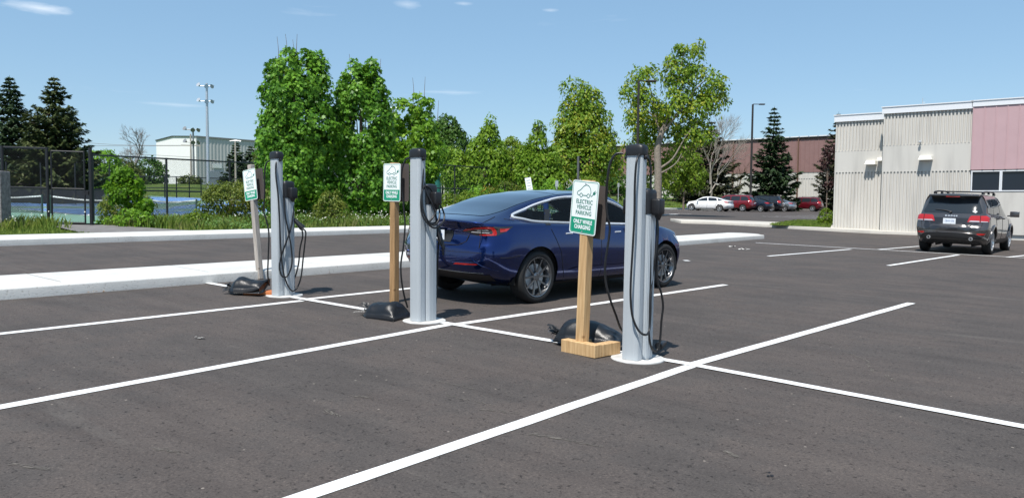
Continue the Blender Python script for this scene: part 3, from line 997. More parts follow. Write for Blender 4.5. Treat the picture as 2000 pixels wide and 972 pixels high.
# ---- the blue sedan in the charging bay
BLUE = paint_mat('deep_blue_paint', (.004, .021, .122), .86)
def build_blue_sedan():
    rw, fw = at(1045, 592.5), at(1299, 560.5)
    h = (fw-rw); h.z = 0; h.normalize()
    left = Vector((-h.y, h.x, 0))
    c = (rw+fw)/2+left*(.80+.10)
    P = Vector((c.x, c.y, gz(c.x, c.y)))
    root = thing('sedan', 'glossy dark blue fastback sedan parked in the charging bay behind the three charging posts', 'car', P, tilt_on_ground(P, h))
    bm, skin, body, win = car_common(root, SEDAN, BLUE, .035, 2.2, RIM_DARK, True, True)
    D = {-1: (0, 1, 0), 1: (0, -1, 0)}
    for s in (-1, 1):
        for w in win: from_bm('side_window', skin.panel(w, D[s], .003), GLASS, root)
        # black pillar covers between the panes
        for (xb, xt, zt) in SEDAN['pillars']:
            z1 = zt-.02
            from_bm('pillar_cover', skin.panel([(xb-.05, .985), (xb+.05, .985), (xt+.05, z1), (xt-.05, z1)], D[s], .0045), TRIM, root)
        t = MB()
        lp = smooth_loop(SEDAN['dlo'], 3)
        ln = skin.line(lp+[lp[0]], D[s], .006)
        t.tube(ln, .020, 6, cap=False)
        t.build('window_trim', CHROME, root, 60)
    # glass over the top
    from_bm('rear_window', skin.panel(smooth_loop([(-2.07, 0), (-2.05, .36), (-1.96, .50), (-1.5, .545), (-.82, .55), (-.78, .3), (-.78, -.3), (-.82, -.55), (-1.5, -.545), (-1.96, -.50), (-2.05, -.36)], 3), (0, 0, -1), .004, .06), ROOFGLASS, root, 60)
    from_bm('roof_glass', skin.panel([(-.745, -.55), (.25, -.55), (.36, -.4), (.38, 0), (.36, .4), (.25, .55), (-.745, .55)], (0, 0, -1), .004, .06), ROOFGLASS, root, 60)
    from_bm('windshield', skin.panel([(.42, -.55), (1.18, -.64), (1.26, -.3), (1.27, 0), (1.26, .3), (1.18, .64), (.42, .55), (.47, .3), (.48, 0), (.47, -.3)], (0, 0, -1), .004, .06), ROOFGLASS, root, 60)
    # shut lines
    def gap(pts, d, r=.0045, u=None):
        ln = skin.line(pts, d, .0005, u=u)
        if len(ln) > 1:
            g = MB(); g.tube(ln, r, 5); g.build('shut_line', GAP, root)
    for s in (-1, 1):
        d = D[s]
        gap([(-.17, .96), (-.17, .60), (-.13, .28), (-.1, .22)], d)
        gap([(-1.22, 1.0), (-1.20, .93), (-1.12, .80), (-1.02, .62), (-.98, .45), (-.9, .30)], d)
        gap([(.98, .93), (.99, .70), (.93, .45), (.92, .22)], d)
        gap([(-.9, .255), (.92, .255)], d)
        gap([(-1.80, .62), (-1.95, .60), (-2.1, .60)], d)
        gap([(-1.90, 1.06), (-1.78, 1.045)], d)
        gap([(1.75, .60), (1.85, .66), (2.0, .70)], d)
    dr = (1, 0, 0)
    gap([(-.52, .86), (-.50, .78), (-.42, .735), (0, .728), (.42, .735), (.50, .78), (.52, .86)], dr, .0055)
    gap([(-.74, .655), (-.4, .655), (.4, .655), (.74, .655)], dr, .003)
    gap([(-1.95, -.62), (-2.1, -.66), (-2.28, -.70)], (0, 0, -1)); gap([(-1.95, .62), (-2.1, .66), (-2.28, .70)], (0, 0, -1))
    # lights
    for s in (-1, 1):
        n = Vector((.78, .62*s*-1, 0)) if False else Vector((.75, -.66*s, 0))
        T = Vector((.66, .75*s, 0))
        # polygon axis: along T (towards the side), up
        k = lambda pts: [(o+(a-o)*.92, .915+(b-.93)*.88) for a, b in pts]
        def pan(nm, pts, off, m):
            return from_bm(nm, skin.panel(k(pts), n, off, .03, u=T), m, root, 60)
        o = -1.452+.585-.06  # corner
        house = [(o-.31, .918), (o-.26, .952), (o-.12, .985), (o+.02, .995), (o+.20, .995), (o+.37, 1.000), (o+.335, .965), (o+.25, .91), (o+.17, .872), (o+.02, .862), (o-.10, .868), (o-.18, .895)]
        lamp = pan('taillight', house, .004, DARK_LENS)
        def lens(nm, pts, off, m):
            x = from_bm(nm, skin.panel(k(pts), n, off, .025, u=T), m, lamp, 60); return x
        lens('red_lens', [(o-.29, .926), (o-.25, .950), (o-.11, .982), (o+.03, .991), (o+.115, .985), (o+.15, .95), (o+.165, .90), (o+.155, .874), (o+.02, .868), (o-.06, .871), (o-.05, .886), (o+.02, .888), (o+.10, .892), (o+.115, .92), (o+.09, .955), (o+.02, .963), (o-.10, .957), (o-.20, .934), (o-.27, .918)], .009, RED_GLASS)
        lens('clear_lens', [(o-.18, .908), (o-.05, .905), (o+.07, .905), (o+.07, .914), (o-.05, .916), (o-.16, .918)], .009, CLEAR_LENS)
        lens('clear_lens', [(o-.10, .934), (o-.03, .937), (o+.06, .938), (o+.05, .944), (o-.03, .944), (o-.09, .941)], .009, CLEAR_LENS)
        lens('red_lens', [(o+.195, .968), (o+.325, .972), (o+.285, .932), (o+.205, .918)], .009, RED_GLASS)
        from_bm('reflector', skin.panel([(s*.36, .500), (s*.66, .507), (s*.70, .520), (s*.62, .524), (s*.40, .522)], dr, .005, .04), RED_GLASS, root)
        g2 = MB(); ln = skin.line([(s*.83, .44), (s*.72, .50), (s*.60, .60)], dr, .002)
        if len(ln) > 1: g2.tube(ln, .006, 5)
        g2.build('bumper_crease', BLUE, root, 60)
    # trunk lip and plate recess
    from_bm('plate_recess', skin.panel([(-.27, .76), (.27, .76), (.29, .90), (-.29, .90)], dr, .004), TRIM, root)
    h = skin.hit(Vector((-6, 0, .825)), Vector((1, 0, 0)), .016)
    pm = MB(); pm.box(h, (.006, .31, .155)); pl = pm.build('licence_plate', PLATE, root)
    Mx = Matrix(((0, 0, -1, h.x-.0045), (-1, 0, 0, h.y), (0, 1, 0, h.z), (0, 0, 0, 1)))
    text_mesh('053', .085, PLATE_INK, pl, Mx @ Matrix.Translation((.075, 0, 0)), sx=.8)
    from_bm('valance', skin.panel([(-.72, .30), (.72, .30), (.74, .385), (.3, .41), (-.3, .41), (-.74, .385)], dr, .004, .05), TRIM, root)
    vt = MB(); ln = skin.line([(-.70, .405), (0, .418), (.70, .405)], dr, .004); vt.tube(ln, .006, 5); vt.build('valance_trim', RIM_DARK, root)
    lip = MB(); ln = skin.line([(-.70, 1.005), (-.4, 1.025), (0, 1.032), (.4, 1.025), (.70, 1.005)], dr, .0)
    if len(ln) > 3: lip.tube(ln, .012, 6); lip.build('spoiler_lip', BLUE, root, 60)
    for s in (-1, 1):
        for x in (-.92, .16):
            ln = skin.line([(x, .872), (x+.13, .874)], D[s], .007); b = MB()
            b.tube([ln[0]]+ln+[ln[-1]], [.004]+[.010]*len(ln)+[.004], 8); ob = b.build('door_handle', CHROME, root, 60)
        # mirror
        b = MB(); c = Vector((.78, s*1.0, 1.0))
        b.box(c, (.12, .19, .115)); b.beam((.80, s*.88, .955), (.79, s*.96, .97), .05, .03)
        b.build('door_mirror', BLUE, root, 50, bevel=.03, seg=3)
        # sill with a light crease catching the sky
        from_bm('sill', skin.panel([(-1.03, .205), (1.03, .205), (1.03, .25), (-1.03, .25)], D[s], .006), TRIM, root)
        dm = from_bm('door_moulding', skin.panel([(-.86, .395), (-.70, .425), (.72, .425), (.80, .40), (.6, .375), (-.70, .37)], D[s], .010), BLUE, root, 60)
    hl = [(1.83, .66), (2.1, .62), (2.08, .68), (1.9, .74), (1.72, .80)]
    for s in (-1, 1): from_bm('headlight', skin.panel(hl, D[s], .004), CLEAR_LENS, root)
    # cabin
    i = MB(); i.box((-.35, 0, .42), (2.5, 1.5, .08)); i.box((.95, 0, .72), (.5, 1.5, .35)); i.box((-1.35, 0, .85), (.5, 1.4, .12))
    for s in (-1, 1):
        i.box((-.3, s*.80, .66), (2.3, .05, .52))
    i.build('cabin_tub', CABIN, root)
    seats = [seat_mb(-.15, -.38), seat_mb(-.15, .38)]
    for q in seats: q.build('seat', CABIN, root, 40, bevel=.035, seg=2)
    rs = MB(); rs.box((-.75, 0, .5), (.5, 1.3, .16)); rs.box((-1.08, 0, .80), (.13, 1.28, .55), M=Matrix.Rotation(R(-16), 3, 'Y'))
    for y in (-.4, 0, .4): rs.box((-1.19, y, 1.11), (.08, .24, .12), M=Matrix.Rotation(R(-16), 3, 'Y'))
    rs.build('rear_seat', CABIN, root, 40, bevel=.03, seg=2)
    sw = MB(); sw.lathe([(.18, -.012), (.192, 0), (.18, .012), (.168, 0), (.18, -.012)], 20, 0, 'z'); sw.box((0, 0, 0), (.30, .05, .02))
    sw.build('steering_wheel', CABIN, root, 40, M=Matrix.Translation((.45, .38, .92)) @ Matrix.Rotation(R(65), 4, 'Y'))
    return root
build_blue_sedan()

SUV = dict(
    st=[(-2.42, .42, .70, .80, .70, .87, 1.05, .85, .66, 1.54, 1.61),
        (-2.30, .35, .74, .84, .70, .895, 1.07, .875, .68, 1.585, 1.655),
        (-2.0, .27, .78, .87, .72, .915, 1.08, .89, .68, 1.61, 1.68),
        (-1.2, .25, .80, .88, .72, .918, 1.06, .892, .68, 1.62, 1.69),
        (-.3, .25, .80, .88, .72, .918, 1.03, .89, .68, 1.61, 1.685),
        (.4, .25, .80, .88, .72, .915, 1.01, .885, .67, 1.565, 1.645),
        (.8, .25, .80, .88, .72, .915, 1.0, .88, .66, 1.44, 1.52),
        (1.3, .25, .80, .88, .70, .91, .99, .87, .67, 1.16, 1.25),
        (1.5, .25, .80, .88, .70, .91, .985, .865, .67, 1.07, 1.13),
        (1.7, .25, .79, .87, .70, .905, .97, .855, .64, 1.025, 1.07),
        (2.1, .26, .76, .85, .68, .88, .90, .81, .60, .96, 1.0),
        (2.35, .30, .68, .80, .64, .82, .80, .74, .50, .86, .89),
        (2.46, .36, .60, .72, .60, .74, .72, .65, .42, .76, .78)],
    rear=[(.3, .10), (.42, .02), (.58, 0), (.74, .0), (.80, .05), (1.02, .10), (1.15, .14), (1.35, .26), (1.55, .37), (1.62, .36)],
    front=[(.2, .1), (.35, .02), (.5, 0), (.7, .03), (.9, .1)], kr=.16, kf=.32, xr=-1.88, xf=1.9, xmid=-.5,
    axles=(-1.445, 1.445), rt=.36, rr=.245, track=.79,
    dlo=[(-2.02, 1.14), (-1.3, 1.105), (-.3, 1.08), (.5, 1.055), (1.2, 1.04), (1.0, 1.18), (.62, 1.40), (.38, 1.50), (-.3, 1.545), (-1.2, 1.55), (-1.75, 1.53), (-1.92, 1.40)],
    pillars=[(-1.15, -1.15, 1.5), (-.10, -.14, 1.5)], spokes=[(2*math.pi*k/5+s*.12, s*.10) for k in range(5) for s in (-1, 1)])

GREY = paint_mat('graphite_paint', (.085, .08, .08), .5)
def build_grey_suv():
    rw, fw = at(1938, 497), at(1974, 490.8)
    h = AX.copy(); h = (h+(-BX)*.03).normalized()
    left = Vector((-h.y, h.x, 0))
    rw = at(1937, 497)
    c = rw+h*1.445+left*(.79+.11)
    P = Vector((c.x, c.y, gz(c.x, c.y)))
    root = thing('suv', 'dark grey sport utility with roof rails parked facing the pale ribbed building', 'suv', P, tilt_on_ground(P, h))
    bm, skin, body, win = car_common(root, SUV, GREY, .045, 2, RIM_SILVER, True, False)
    D = {-1: (0, 1, 0), 1: (0, -1, 0)}; dr = (1, 0, 0)
    for s in (-1, 1):
        for w in win: from_bm('side_window', skin.panel(inset(w, .015), D[s], .004), DGLASS, root)
        for ax in SUV['axles']:
            b = MB(); ln = skin.line(circ(ax, SUV['rt']+.01, SUV['rt']+.075, 26, -.25, math.pi+.25), D[s], .004)
            b.tube(ln, .035, 6); b.build('wheel_arch_flare', GREY, root, 60)
        from_bm('sill', skin.panel([(-1.0, .27), (1.0, .27), (1.0, .40), (-1.0, .40)], D[s], .012), TRIM, root)
        for pts in ([(-.12, 1.06), (-.12, .6), (-.1, .4)], [(-1.18, 1.08), (-1.1, .85), (-.98, .6), (-.95, .4)], [(1.02, 1.02), (1.0, .4)]):
            g = MB(); g.tube(skin.line(pts, D[s], .0005), .006, 5); g.build('shut_line', GAP, root)
        for x in (-.98, .08):
            ln = skin.line([(x, .985), (x+.16, .985)], D[s], .015); b = MB(); b.tube(ln, .018, 6); b.build('door_handle', TRIM, root, 60)
        b = MB(); b.box((.86, s*1.07, 1.12), (.13, .24, .17)); b.beam((.88, s*.87, 1.06), (.87, s*1.0, 1.08), .06, .04)
        b.build('door_mirror', GREY, root, 50, bevel=.035, seg=3)
        r = MB(); y = s*.60
        r.tube(catmull([(-1.62, y, 1.68), (-1.5, y, 1.735), (-.6, y, 1.755), (.1, y, 1.73), (.25, y, 1.66)], 5), .022, 8)
        r.box((-1.52, y, 1.70), (.22, .05, .07)); r.box((.14, y, 1.685), (.2, .05, .07)); r.box((-.7, y, 1.71), (.12, .045, .07))
        r.build('roof_rail', K['blackplastic'], root, 50)
        # tail lamps
        n = Vector((.90, -.44*s, 0)); n.normalize(); T = Vector((-n.y*-1 if False else .44, .90*s, 0)).normalized()
        def kp(pts):  # lateral y (outwards positive) -> T coordinate on the tail
            return pts
        o = Vector((-2.33, s*.80, 0)).dot(T)
        lamp = from_bm('taillight', skin.panel([(o-.30, 1.04), (o-.26, 1.075), (o+.10, 1.08), (o+.19, 1.03), (o+.17, .93), (o+.10, .90), (o-.30, .895), (o-.36, .90)], n, .008, .05, u=T), RED_GLASS, root)
        from_bm('clear_lens', skin.panel([(o-.33, .905), (o-.28, .94), (o-.08, .937), (o-.08, .905)], n, .014, .05, u=T), CLEAR_LENS, lamp)
        from_bm('clear_lens', skin.panel([(o-.05, .905), (o-.05, .93), (o+.13, .925), (o+.10, .905)], n, .014, .05, u=T), CLEAR_LENS, lamp)
        g = MB(); ln = skin.line([(o-.065, .90), (o-.05, 1.08)], n, .012, u=T); g.tube(ln, .008, 5); g.build('lamp_seam', GAP, lamp)
        from_bm('reflector', skin.panel([(s*.62, .545), (s*.80, .555), (s*.84, .60), (s*.66, .60)], dr, .008, .05), RED_GLASS, root)
        e = MB(); e.lathe([(.036, 0), (.044, 0), (.044, .18), (.03, .18), (.030, .01)], 18, 0, 'z')
        e.build('exhaust_tip', CHROME, root, 40, M=Matrix.Translation((-2.40, s*.52, .44)) @ Matrix.Rotation(R(90), 4, 'Y'))
    for x in (-1.35, -.1):
        r = MB(); r.beam((x, -.6, 1.745), (x, .6, 1.745), .05, .022); r.build('crossbar', K['blackplastic'], root)
    rw_ = from_bm('rear_window', skin.panel([(-.69, 1.13), (-.73, 1.16), (-.60, 1.50), (-.55, 1.535), (.55, 1.535), (.60, 1.50), (.73, 1.16), (.69, 1.13)], dr, .005, .06), DGLASS, root)
    st_ = MB(); h_ = skin.hit(Vector((-6, -.55, 1.18)), Vector((1, 0, 0)), .009)
    sk = MB(); pts = [(.055*math.cos(a)*(1+.25*math.sin(3*a)), .035*math.sin(a)) for a in [i*.35 for i in range(18)]]
    sk.add([(h_.x-.006+.10*(b), h_.y+a, h_.z+b) for a, b in pts], [tuple(range(18))]); sk.build('window_sticker', K['white'], rw_)
    sp = MB(); sp.prism([(-2.20, -.62), (-2.26, -.3), (-2.275, 0), (-2.26, .3), (-2.20, .62), (-1.95, .63), (-1.95, -.63)], 1.60, 1.65)
    spo = sp.build('roof_spoiler', GREY, root, 40, bevel=.015, seg=2)
    bl = MB(); bl.box((-2.245, 0, 1.595), (.03, .34, .028)); bl.build('brake_light', RED_GLASS, root)
    w = MB(); a = [skin.hit(Vector((-6, y, z)), Vector((1, 0, 0)), .03) for y, z in ((.05, 1.125), (-.0, 1.16), (.18, 1.195), (.42, 1.215))]
    w.tube([a[0], a[1]], .022, 6); w.tube(a[1:], [.018, .013, .008], 6); w.build('rear_wiper', K['blackplastic'], root, 40)
    an = MB(); an.tube([(-1.75, .10, 1.68), (-1.85, .10, 1.93)], [.006, .003], 5); an.lathe([(.035, 0), (.02, .03), (.001, .035)], 10, 0, 'z', (-1.75, .10, 1.675)); an.build('aerial', K['black'], root)
    from_bm('tailgate_recess', skin.panel([(-.50, .80), (.50, .80), (.55, .98), (.52, 1.005), (-.52, 1.005), (-.55, .98)], dr, .004, .06), mat('graphite_dark', (.03, .029, .031), .35, .5, coat=.6), root)
    from_bm('tailgate_trim', skin.panel([(-.44, .775), (.44, .775), (.46, .80), (-.46, .80)], dr, .008), GREY, root)
    from_bm('tailgate_panel', skin.panel([(-.60, .66), (.60, .66), (.68, .76), (.66, .89), (.56, .89), (.50, .77), (-.50, .77), (-.56, .89), (-.66, .89), (-.68, .76)], dr, .003, .06), mat('graphite_dark_gloss', (.03, .029, .031), .3, .5, coat=1), root)
    h_ = skin.hit(Vector((-6, .03, .905)), Vector((1, 0, 0)), .02)
    pm = MB(); pm.box(h_, (.008, .31, .155)); pl = pm.build('licence_plate', PLATE, root)
    Mx = Matrix(((0, 0, -1, h_.x-.006), (-1, 0, 0, h_.y), (0, 1, 0, h_.z), (0, 0, 0, 1)))
    text_mesh('CBHW 078', .075, PLATE_INK, pl, Mx, sx=.62)
    h_ = skin.hit(Vector((-6, 0, 1.055)), Vector((1, 0, 0)), .008)
    n3 = (h_-skin.hit(Vector((-6, 0, 1.03)), Vector((1, 0, 0)), .008)); sl_ = n3.x/max(.001, n3.z)
    Mx = Matrix(((0, sl_, -1, h_.x-.004), (-1, 0, 0, h_.y), (0, 1, 0, h_.z), (0, 0, 0, 1)))
    text_mesh('D O D G E', .05, CHROME, root, Mx, name='badge', sx=1.3, off=.002, extr=.003)
    bb = MB(); ln = skin.line([(-.78, .50), (-.60, .575), (-.3, .60), (.3, .60), (.60, .575), (.78, .50)], dr, .004); bb.tube(ln, .013, 6); bb.build('bumper_trim', GREY, root, 60)
    from_bm('lower_bumper', skin.panel([(-.80, .40), (.80, .40), (.80, .475), (.60, .55), (.3, .575), (-.3, .575), (-.60, .55), (-.80, .475)], dr, .003, .06), TRIM, root)
    for pts in ([(-.78, .66), (.78, .66)], [(-.80, 1.08), (-.7, .64)], [(.80, 1.08), (.7, .64)]):
        g = MB(); g.tube(skin.line(pts, dr, .0), .0065, 5); g.build('shut_line', GAP, root)
    from_bm('windshield', skin.panel([(.62, -.56), (1.38, -.66), (1.44, 0), (1.38, .66), (.62, .56)], (0, 0, -1), .004, .08), DGLASS, root)
    return root
build_grey_suv()

# ---- the six cars in the far row
def build_far_car(kind, paint, P, heading, label, name, cat, scale=1., rim=RIM_SILVER):
    spec = SEDAN if kind == 'sedan' else SUV
    root = thing(name, label, cat, P, tilt_on_ground(P, heading), 'cars in the far row before the brown building')
    bm, skin, body, win = car_common(root, spec, paint, .09, 1, rim, False, False)
    D = {-1: (0, 1, 0), 1: (0, -1, 0)}; dr = (1, 0, 0)
    for s in (-1, 1):
        for w in win: from_bm('side_window', skin.panel(inset(w, .01), D[s], .008, .15), DGLASS, root)
        if kind == 'sedan':
            n = Vector((.75, -.66*s, 0)); T = Vector((.66, .75*s, 0)); o = -.867
            from_bm('taillight', skin.panel([(o-.22, .90), (o-.15, .985), (o+.22, .985), (o+.36, .96), (o+.18, .86), (o-.15, .855)], n, .008, .08, u=T), RED_GLASS, root)
            for x in (-.9, .18):
                g = MB(); ln = skin.line([(x, .87), (x+.14, .872)], D[s], .01); g.tube(ln, .014, 6)
                g.build('door_handle', CHROME if paint is not WHITE else paint, root)
            for pts in ([(-.17, .96), (-.17, .60), (-.13, .28)], [(-1.22, 1.0), (-1.12, .80), (-.98, .45)], [(.98, .93), (.99, .70), (.93, .4)]):
                g = MB(); g.tube(skin.line(pts, D[s], .0), .008, 5); g.build('shut_line', GAP, root)
        else:
            n = Vector((.90, -.44*s, 0)).normalized(); T = Vector((.44, .90*s, 0)).normalized(); o = Vector((-2.33, s*.80, 0)).dot(T)
            from_bm('taillight', skin.panel([(o-.20, 1.20), (o+.16, 1.20), (o+.20, 1.0), (o+.10, .92), (o-.12, .92), (o-.20, 1.0)], n, .012, .08, u=T), RED_GLASS, root)
            for x in (-.98, .08):
                g = MB(); ln = skin.line([(x, .985), (x+.16, .985)], D[s], .015); g.tube(ln, .018, 6); g.build('door_handle', TRIM, root)
            from_bm('sill', skin.panel([(-1.0, .27), (1.0, .27), (1.0, .38), (-1.0, .38)], D[s], .012, .15), TRIM, root)
        b = MB(); z = 1.0 if kind == 'sedan' else 1.12
        b.box((.80, s*1.0, z), (.12, .2, .13)); b.build('door_mirror', paint, root, 50, bevel=.03, seg=2)
    if kind == 'sedan':
        from_bm('rear_window', skin.panel([(-1.86, -.5), (-1.0, -.54), (-1.0, .54), (-1.86, .5)], (0, 0, -1), .008, .15), DGLASS, root)
        from_bm('windshield', skin.panel([(.45, -.55), (1.2, -.64), (1.2, .64), (.45, .55)], (0, 0, -1), .008, .15), DGLASS, root)
        zp = .80
    else:
        from_bm('rear_window', skin.panel([(-.74, 1.14), (-.6, 1.5), (.6, 1.5), (.74, 1.14)], dr, .008, .15), DGLASS, root)
        from_bm('windshield', skin.panel([(.62, -.56), (1.38, -.66), (1.38, .66), (.62, .56)], (0, 0, -1), .008, .15), DGLASS, root)
        from_bm('lower_bumper', skin.panel([(-.8, .40), (.8, .40), (.8, .52), (-.8, .52)], dr, .005, .15), TRIM, root)
        for s in (-1, 1):
            r = MB(); r.tube([(-1.6, s*.6, 1.69), (-1.5, s*.6, 1.74), (.1, s*.6, 1.735), (.2, s*.6, 1.68)], .02, 6); r.build('roof_rail', K['black'], root)
        zp = .86
    h_ = skin.hit(Vector((-6, 0, zp)), Vector((1, 0, 0)), .015)
    pm = MB(); pm.box(h_, (.01, .31, .155)); pm.build('licence_plate', PLATE, root)
    return root
WHITE = paint_mat('white_car_paint', (.78, .78, .78), 0)
RED = paint_mat('red_car_paint', (.20, .012, .018), .3)
DRED = paint_mat('maroon_car_paint', (.13, .008, .016), .35)
NAVY = paint_mat('navy_car_paint', (.012, .018, .034), .4)
BLACKP = paint_mat('black_car_paint', (.010, .012, .018), .3)
SILVER = paint_mat('silver_car_paint', (.36, .40, .43), .7)
HB = (BX-AX*.05).normalized()
for (px, D_, kind, pt, lab, nm, cat) in (
        (1384, 76, 'sedan', WHITE, 'white four door sedan at the near end of the far row, beside the red one', 'sedan', 'car'),
        (1429, 80, 'suv', RED, 'bright red crossover half hidden by the white sedan in the far row', 'suv', 'suv'),
        (1464, 80.5, 'sedan', NAVY, 'dark navy sedan between the red crossover and the black one', 'sedan', 'car'),
        (1486, 84, 'suv', BLACKP, 'black crossover parked just behind the dark navy sedan in the far row', 'suv', 'suv'),
        (1511, 86, 'sedan', SILVER, 'silver sedan between the black crossover and the maroon one', 'sedan', 'car'),
        (1566, 92, 'suv', DRED, 'maroon crossover at the far end of the row, nearest the pale building', 'suv', 'suv')):
    P = atd(px, D_); build_far_car(kind, pt, P, HB, lab, nm, cat)
# ------------------------------------------------------------------ charging posts, signs, sand bags
def to_local(o, P):
    return (Matrix.Translation(o.location) @ o.rotation_euler.to_matrix().to_4x4()).inverted() @ Vector(P)

def rib_outline(w, d, rad, n, amp, m):
    """rounded outline w x d with fine flutes"""
    out = []
    per = []
    for i in range(n):
        t = 2*math.pi*i/n
        c, s = math.cos(t), math.sin(t); e = rad
        x = math.copysign(abs(c)**e, c)*w/2; y = math.copysign(abs(s)**e, s)*d/2
        r = 1-amp*(1 if (i // m) % 2 else 0)
        out.append((x*r, y*r))
    return out

def plug_mb(p0, p1, r):
    """charging gun: grip and muzzle along p0 -> p1"""
    p0, p1 = Vector(p0), Vector(p1); d = p1-p0
    b = MB()
    b.tube([p0, p0+d*.15, p0+d*.45, p0+d*.75, p1], [r*1.15, r*1.25, r*.9, r*.85, r*.55], 10)
    return b

def charger(base, label, cables, guns=(), lean=0.):
    root = thing('charging_station', label, 'charging station', base, (0, lean, ROT), 'charging posts along the stall line')
    # pad on the asphalt
    b = MB(); b.lathe([(.001, .010), (.227, .009), (.23, .004), (.23, -.03)], 40, 0, 'z', (0, .02, 0)); b.build('base_pad', K['pad'], root, 30)
    py, by, H, HB_ = -.078, .048, 1.745, 1.24
    b = MB(); b.prism([(x, y+py) for x, y in rib_outline(.158, .098, .42, 88, .030, 2)], .012, H); b.build('pole', K['alu'], root, 20)
    b = MB(); b.prism([(x, y+by) for x, y in rib_outline(.200, .172, .55, 104, .022, 2)], .012, HB_); b.build('cabinet', K['alu'], root, 20)
    # seam plates between the two extrusions
    b = MB(); b.box((0, -.035, HB_/2), (.13, .05, HB_-.03)); b.build('joining_strip', K['alu'], root)
    # pole cap
    def stack(outline, cy, levels, nm, m):
        b = MB(); n = len(outline); vs = []
        for s, z in levels: vs += [(x*s, y*s+cy, z) for x, y in outline]
        fs = [tuple(range(n))[::-1]]
        for k in range(len(levels)-1): fs += [(k*n+i, k*n+(i+1) % n, (k+1)*n+(i+1) % n, (k+1)*n+i) for i in range(n)]
        fs.append(tuple((len(levels)-1)*n+i for i in range(n)))
        b.add(vs, fs); return b.build(nm, m, root, 35)
    oc = rib_outline(.178, .120, .50, 48, 0, 1)
    stack(oc, py, [(.86, H-.02), (.98, H-.018), (1.0, H-.008), (1.0, H+.035), (.965, H+.052), (.85, H+.066), (.6, H+.074), (.2, H+.077)], 'pole_cap', K['blackplastic'])
    for s in (-1, 1):
        g = MB(); g.tube([(s*.07, py, H-.035), (s*.108, py, H-.032)], [.022, .017], 10); g.build('cable_outlet', K['blackplastic'], root, 40)
    oh = rib_outline(.210, .184, .58, 48, 0, 1)
    hd = stack(oh, by, [(.97, HB_), (1.0, HB_+.004), (1.0, HB_+.165), (.985, HB_+.185), (.9, HB_+.203), (.6, HB_+.213), (.2, HB_+.216)], 'head', K['blackplastic'])
    v = MB()
    for k in range(9): v.box((-.0975, by-.01, HB_+.03+k*.014), (.022, .13, .006))
    v.build('vent', K['black'], hd)
    for s in (-1, 1):
        b = MB()
        b.prism([(-.045, -.05), (.045, -.05), (.045, .05), (-.045, .05)], HB_-.005, HB_+.13)
        n = len(b.v)
        h = b.build('holster', K['blackplastic'], root, 40, bevel=.018, seg=3, M=Matrix.Translation((s*.135, by+.01, 0)) @ Matrix.Shear('XY', 4, (0, 0)))
        c = MB(); c.tube([(s*.14, by+.01, HB_+.0), (s*.14, by+.01, HB_-.05)], [.036, .016], 10); c.build('connector', K['blackplastic'], h, 40)
    # screen on the far side and a reader below it
    b = MB(); b.box((0, by+.093, HB_+.09), (.12, .006, .09)); b.build('screen', mat('dark_screen', (.02, .03, .04), .1, coat=1), hd)
    D0 = (base-CAM).dot(CF)
    v0 = (486-F_PX*((base-CAM).dot(CU))/D0)*0+486-F_PX*(base-CAM).dot(CU)/D0
    def dpt(px, py_, off):
        # the pictured cable point, brought to the depth of the upright post at that height
        h = (v0-py_)/F_PX*D0
        return to_local(root, CAM+ray(px, py_)*(D0+off-.0586*h))
    for pts in cables:
        P = [dpt(px, py_, off) for px, py_, off in pts]
        c = MB(); c.tube(catmull(P, 7), .0098, 8); c.build('cable', K['cable'], root, 60)
    for (x0, y0, o0, x1, y1, o1, r) in guns:
        plug_mb(dpt(x0, y0, o0), dpt(x1, y1, o1), r).build('charging_gun', K['blackplastic'], root, 50)
    return root

cb3 = at(1243, 700.5)
charger(cb3, 'nearest and largest grey charging post, beside the sign on a wooden block', [
    [(1217, 300, -.06), (1203, 301, -.05), (1192, 318, -.04), (1187, 345, -.03), (1184, 385, 0), (1186, 420, 0), (1191, 445, 0), (1187, 480, 0), (1182, 515, 0), (1183, 550, 0), (1192, 585, 0), (1203, 615, .05), (1212, 640, .12), (1222, 650, .16)],
    [(1256, 300, -.09), (1249, 302, -.14), (1243, 318, -.19), (1240, 360, -.19), (1239, 420, -.19), (1236, 480, -.19), (1232, 550, -.19), (1232, 590, -.19), (1236, 620, -.19), (1246, 643, -.19), (1258, 653, -.20), (1267, 648, -.12), (1270, 620, -.08), (1271, 580, -.06), (1274, 540, 0), (1280, 500, 0), (1283, 460, .02), (1283, 428, .05)],
    [(1257, 300, -.06), (1266, 308, -.05), (1271, 335, -.04), (1270, 420, -.04), (1270, 520, -.04), (1269, 590, -.04), (1267, 630, -.04), (1269, 665, -.04), (1275, 682, 0), (1283, 684, .05), (1289, 665, .06), (1292, 625, .06), (1295, 597, .06), (1291, 570, .05), (1284, 548, .04), (1283, 500, .04), (1285, 450, .04), (1284, 430, .05)],
    ], [(1286, 676, .12, 1299, 668, .30, .030)], lean=.008)
cb2 = at(826, 626.5)
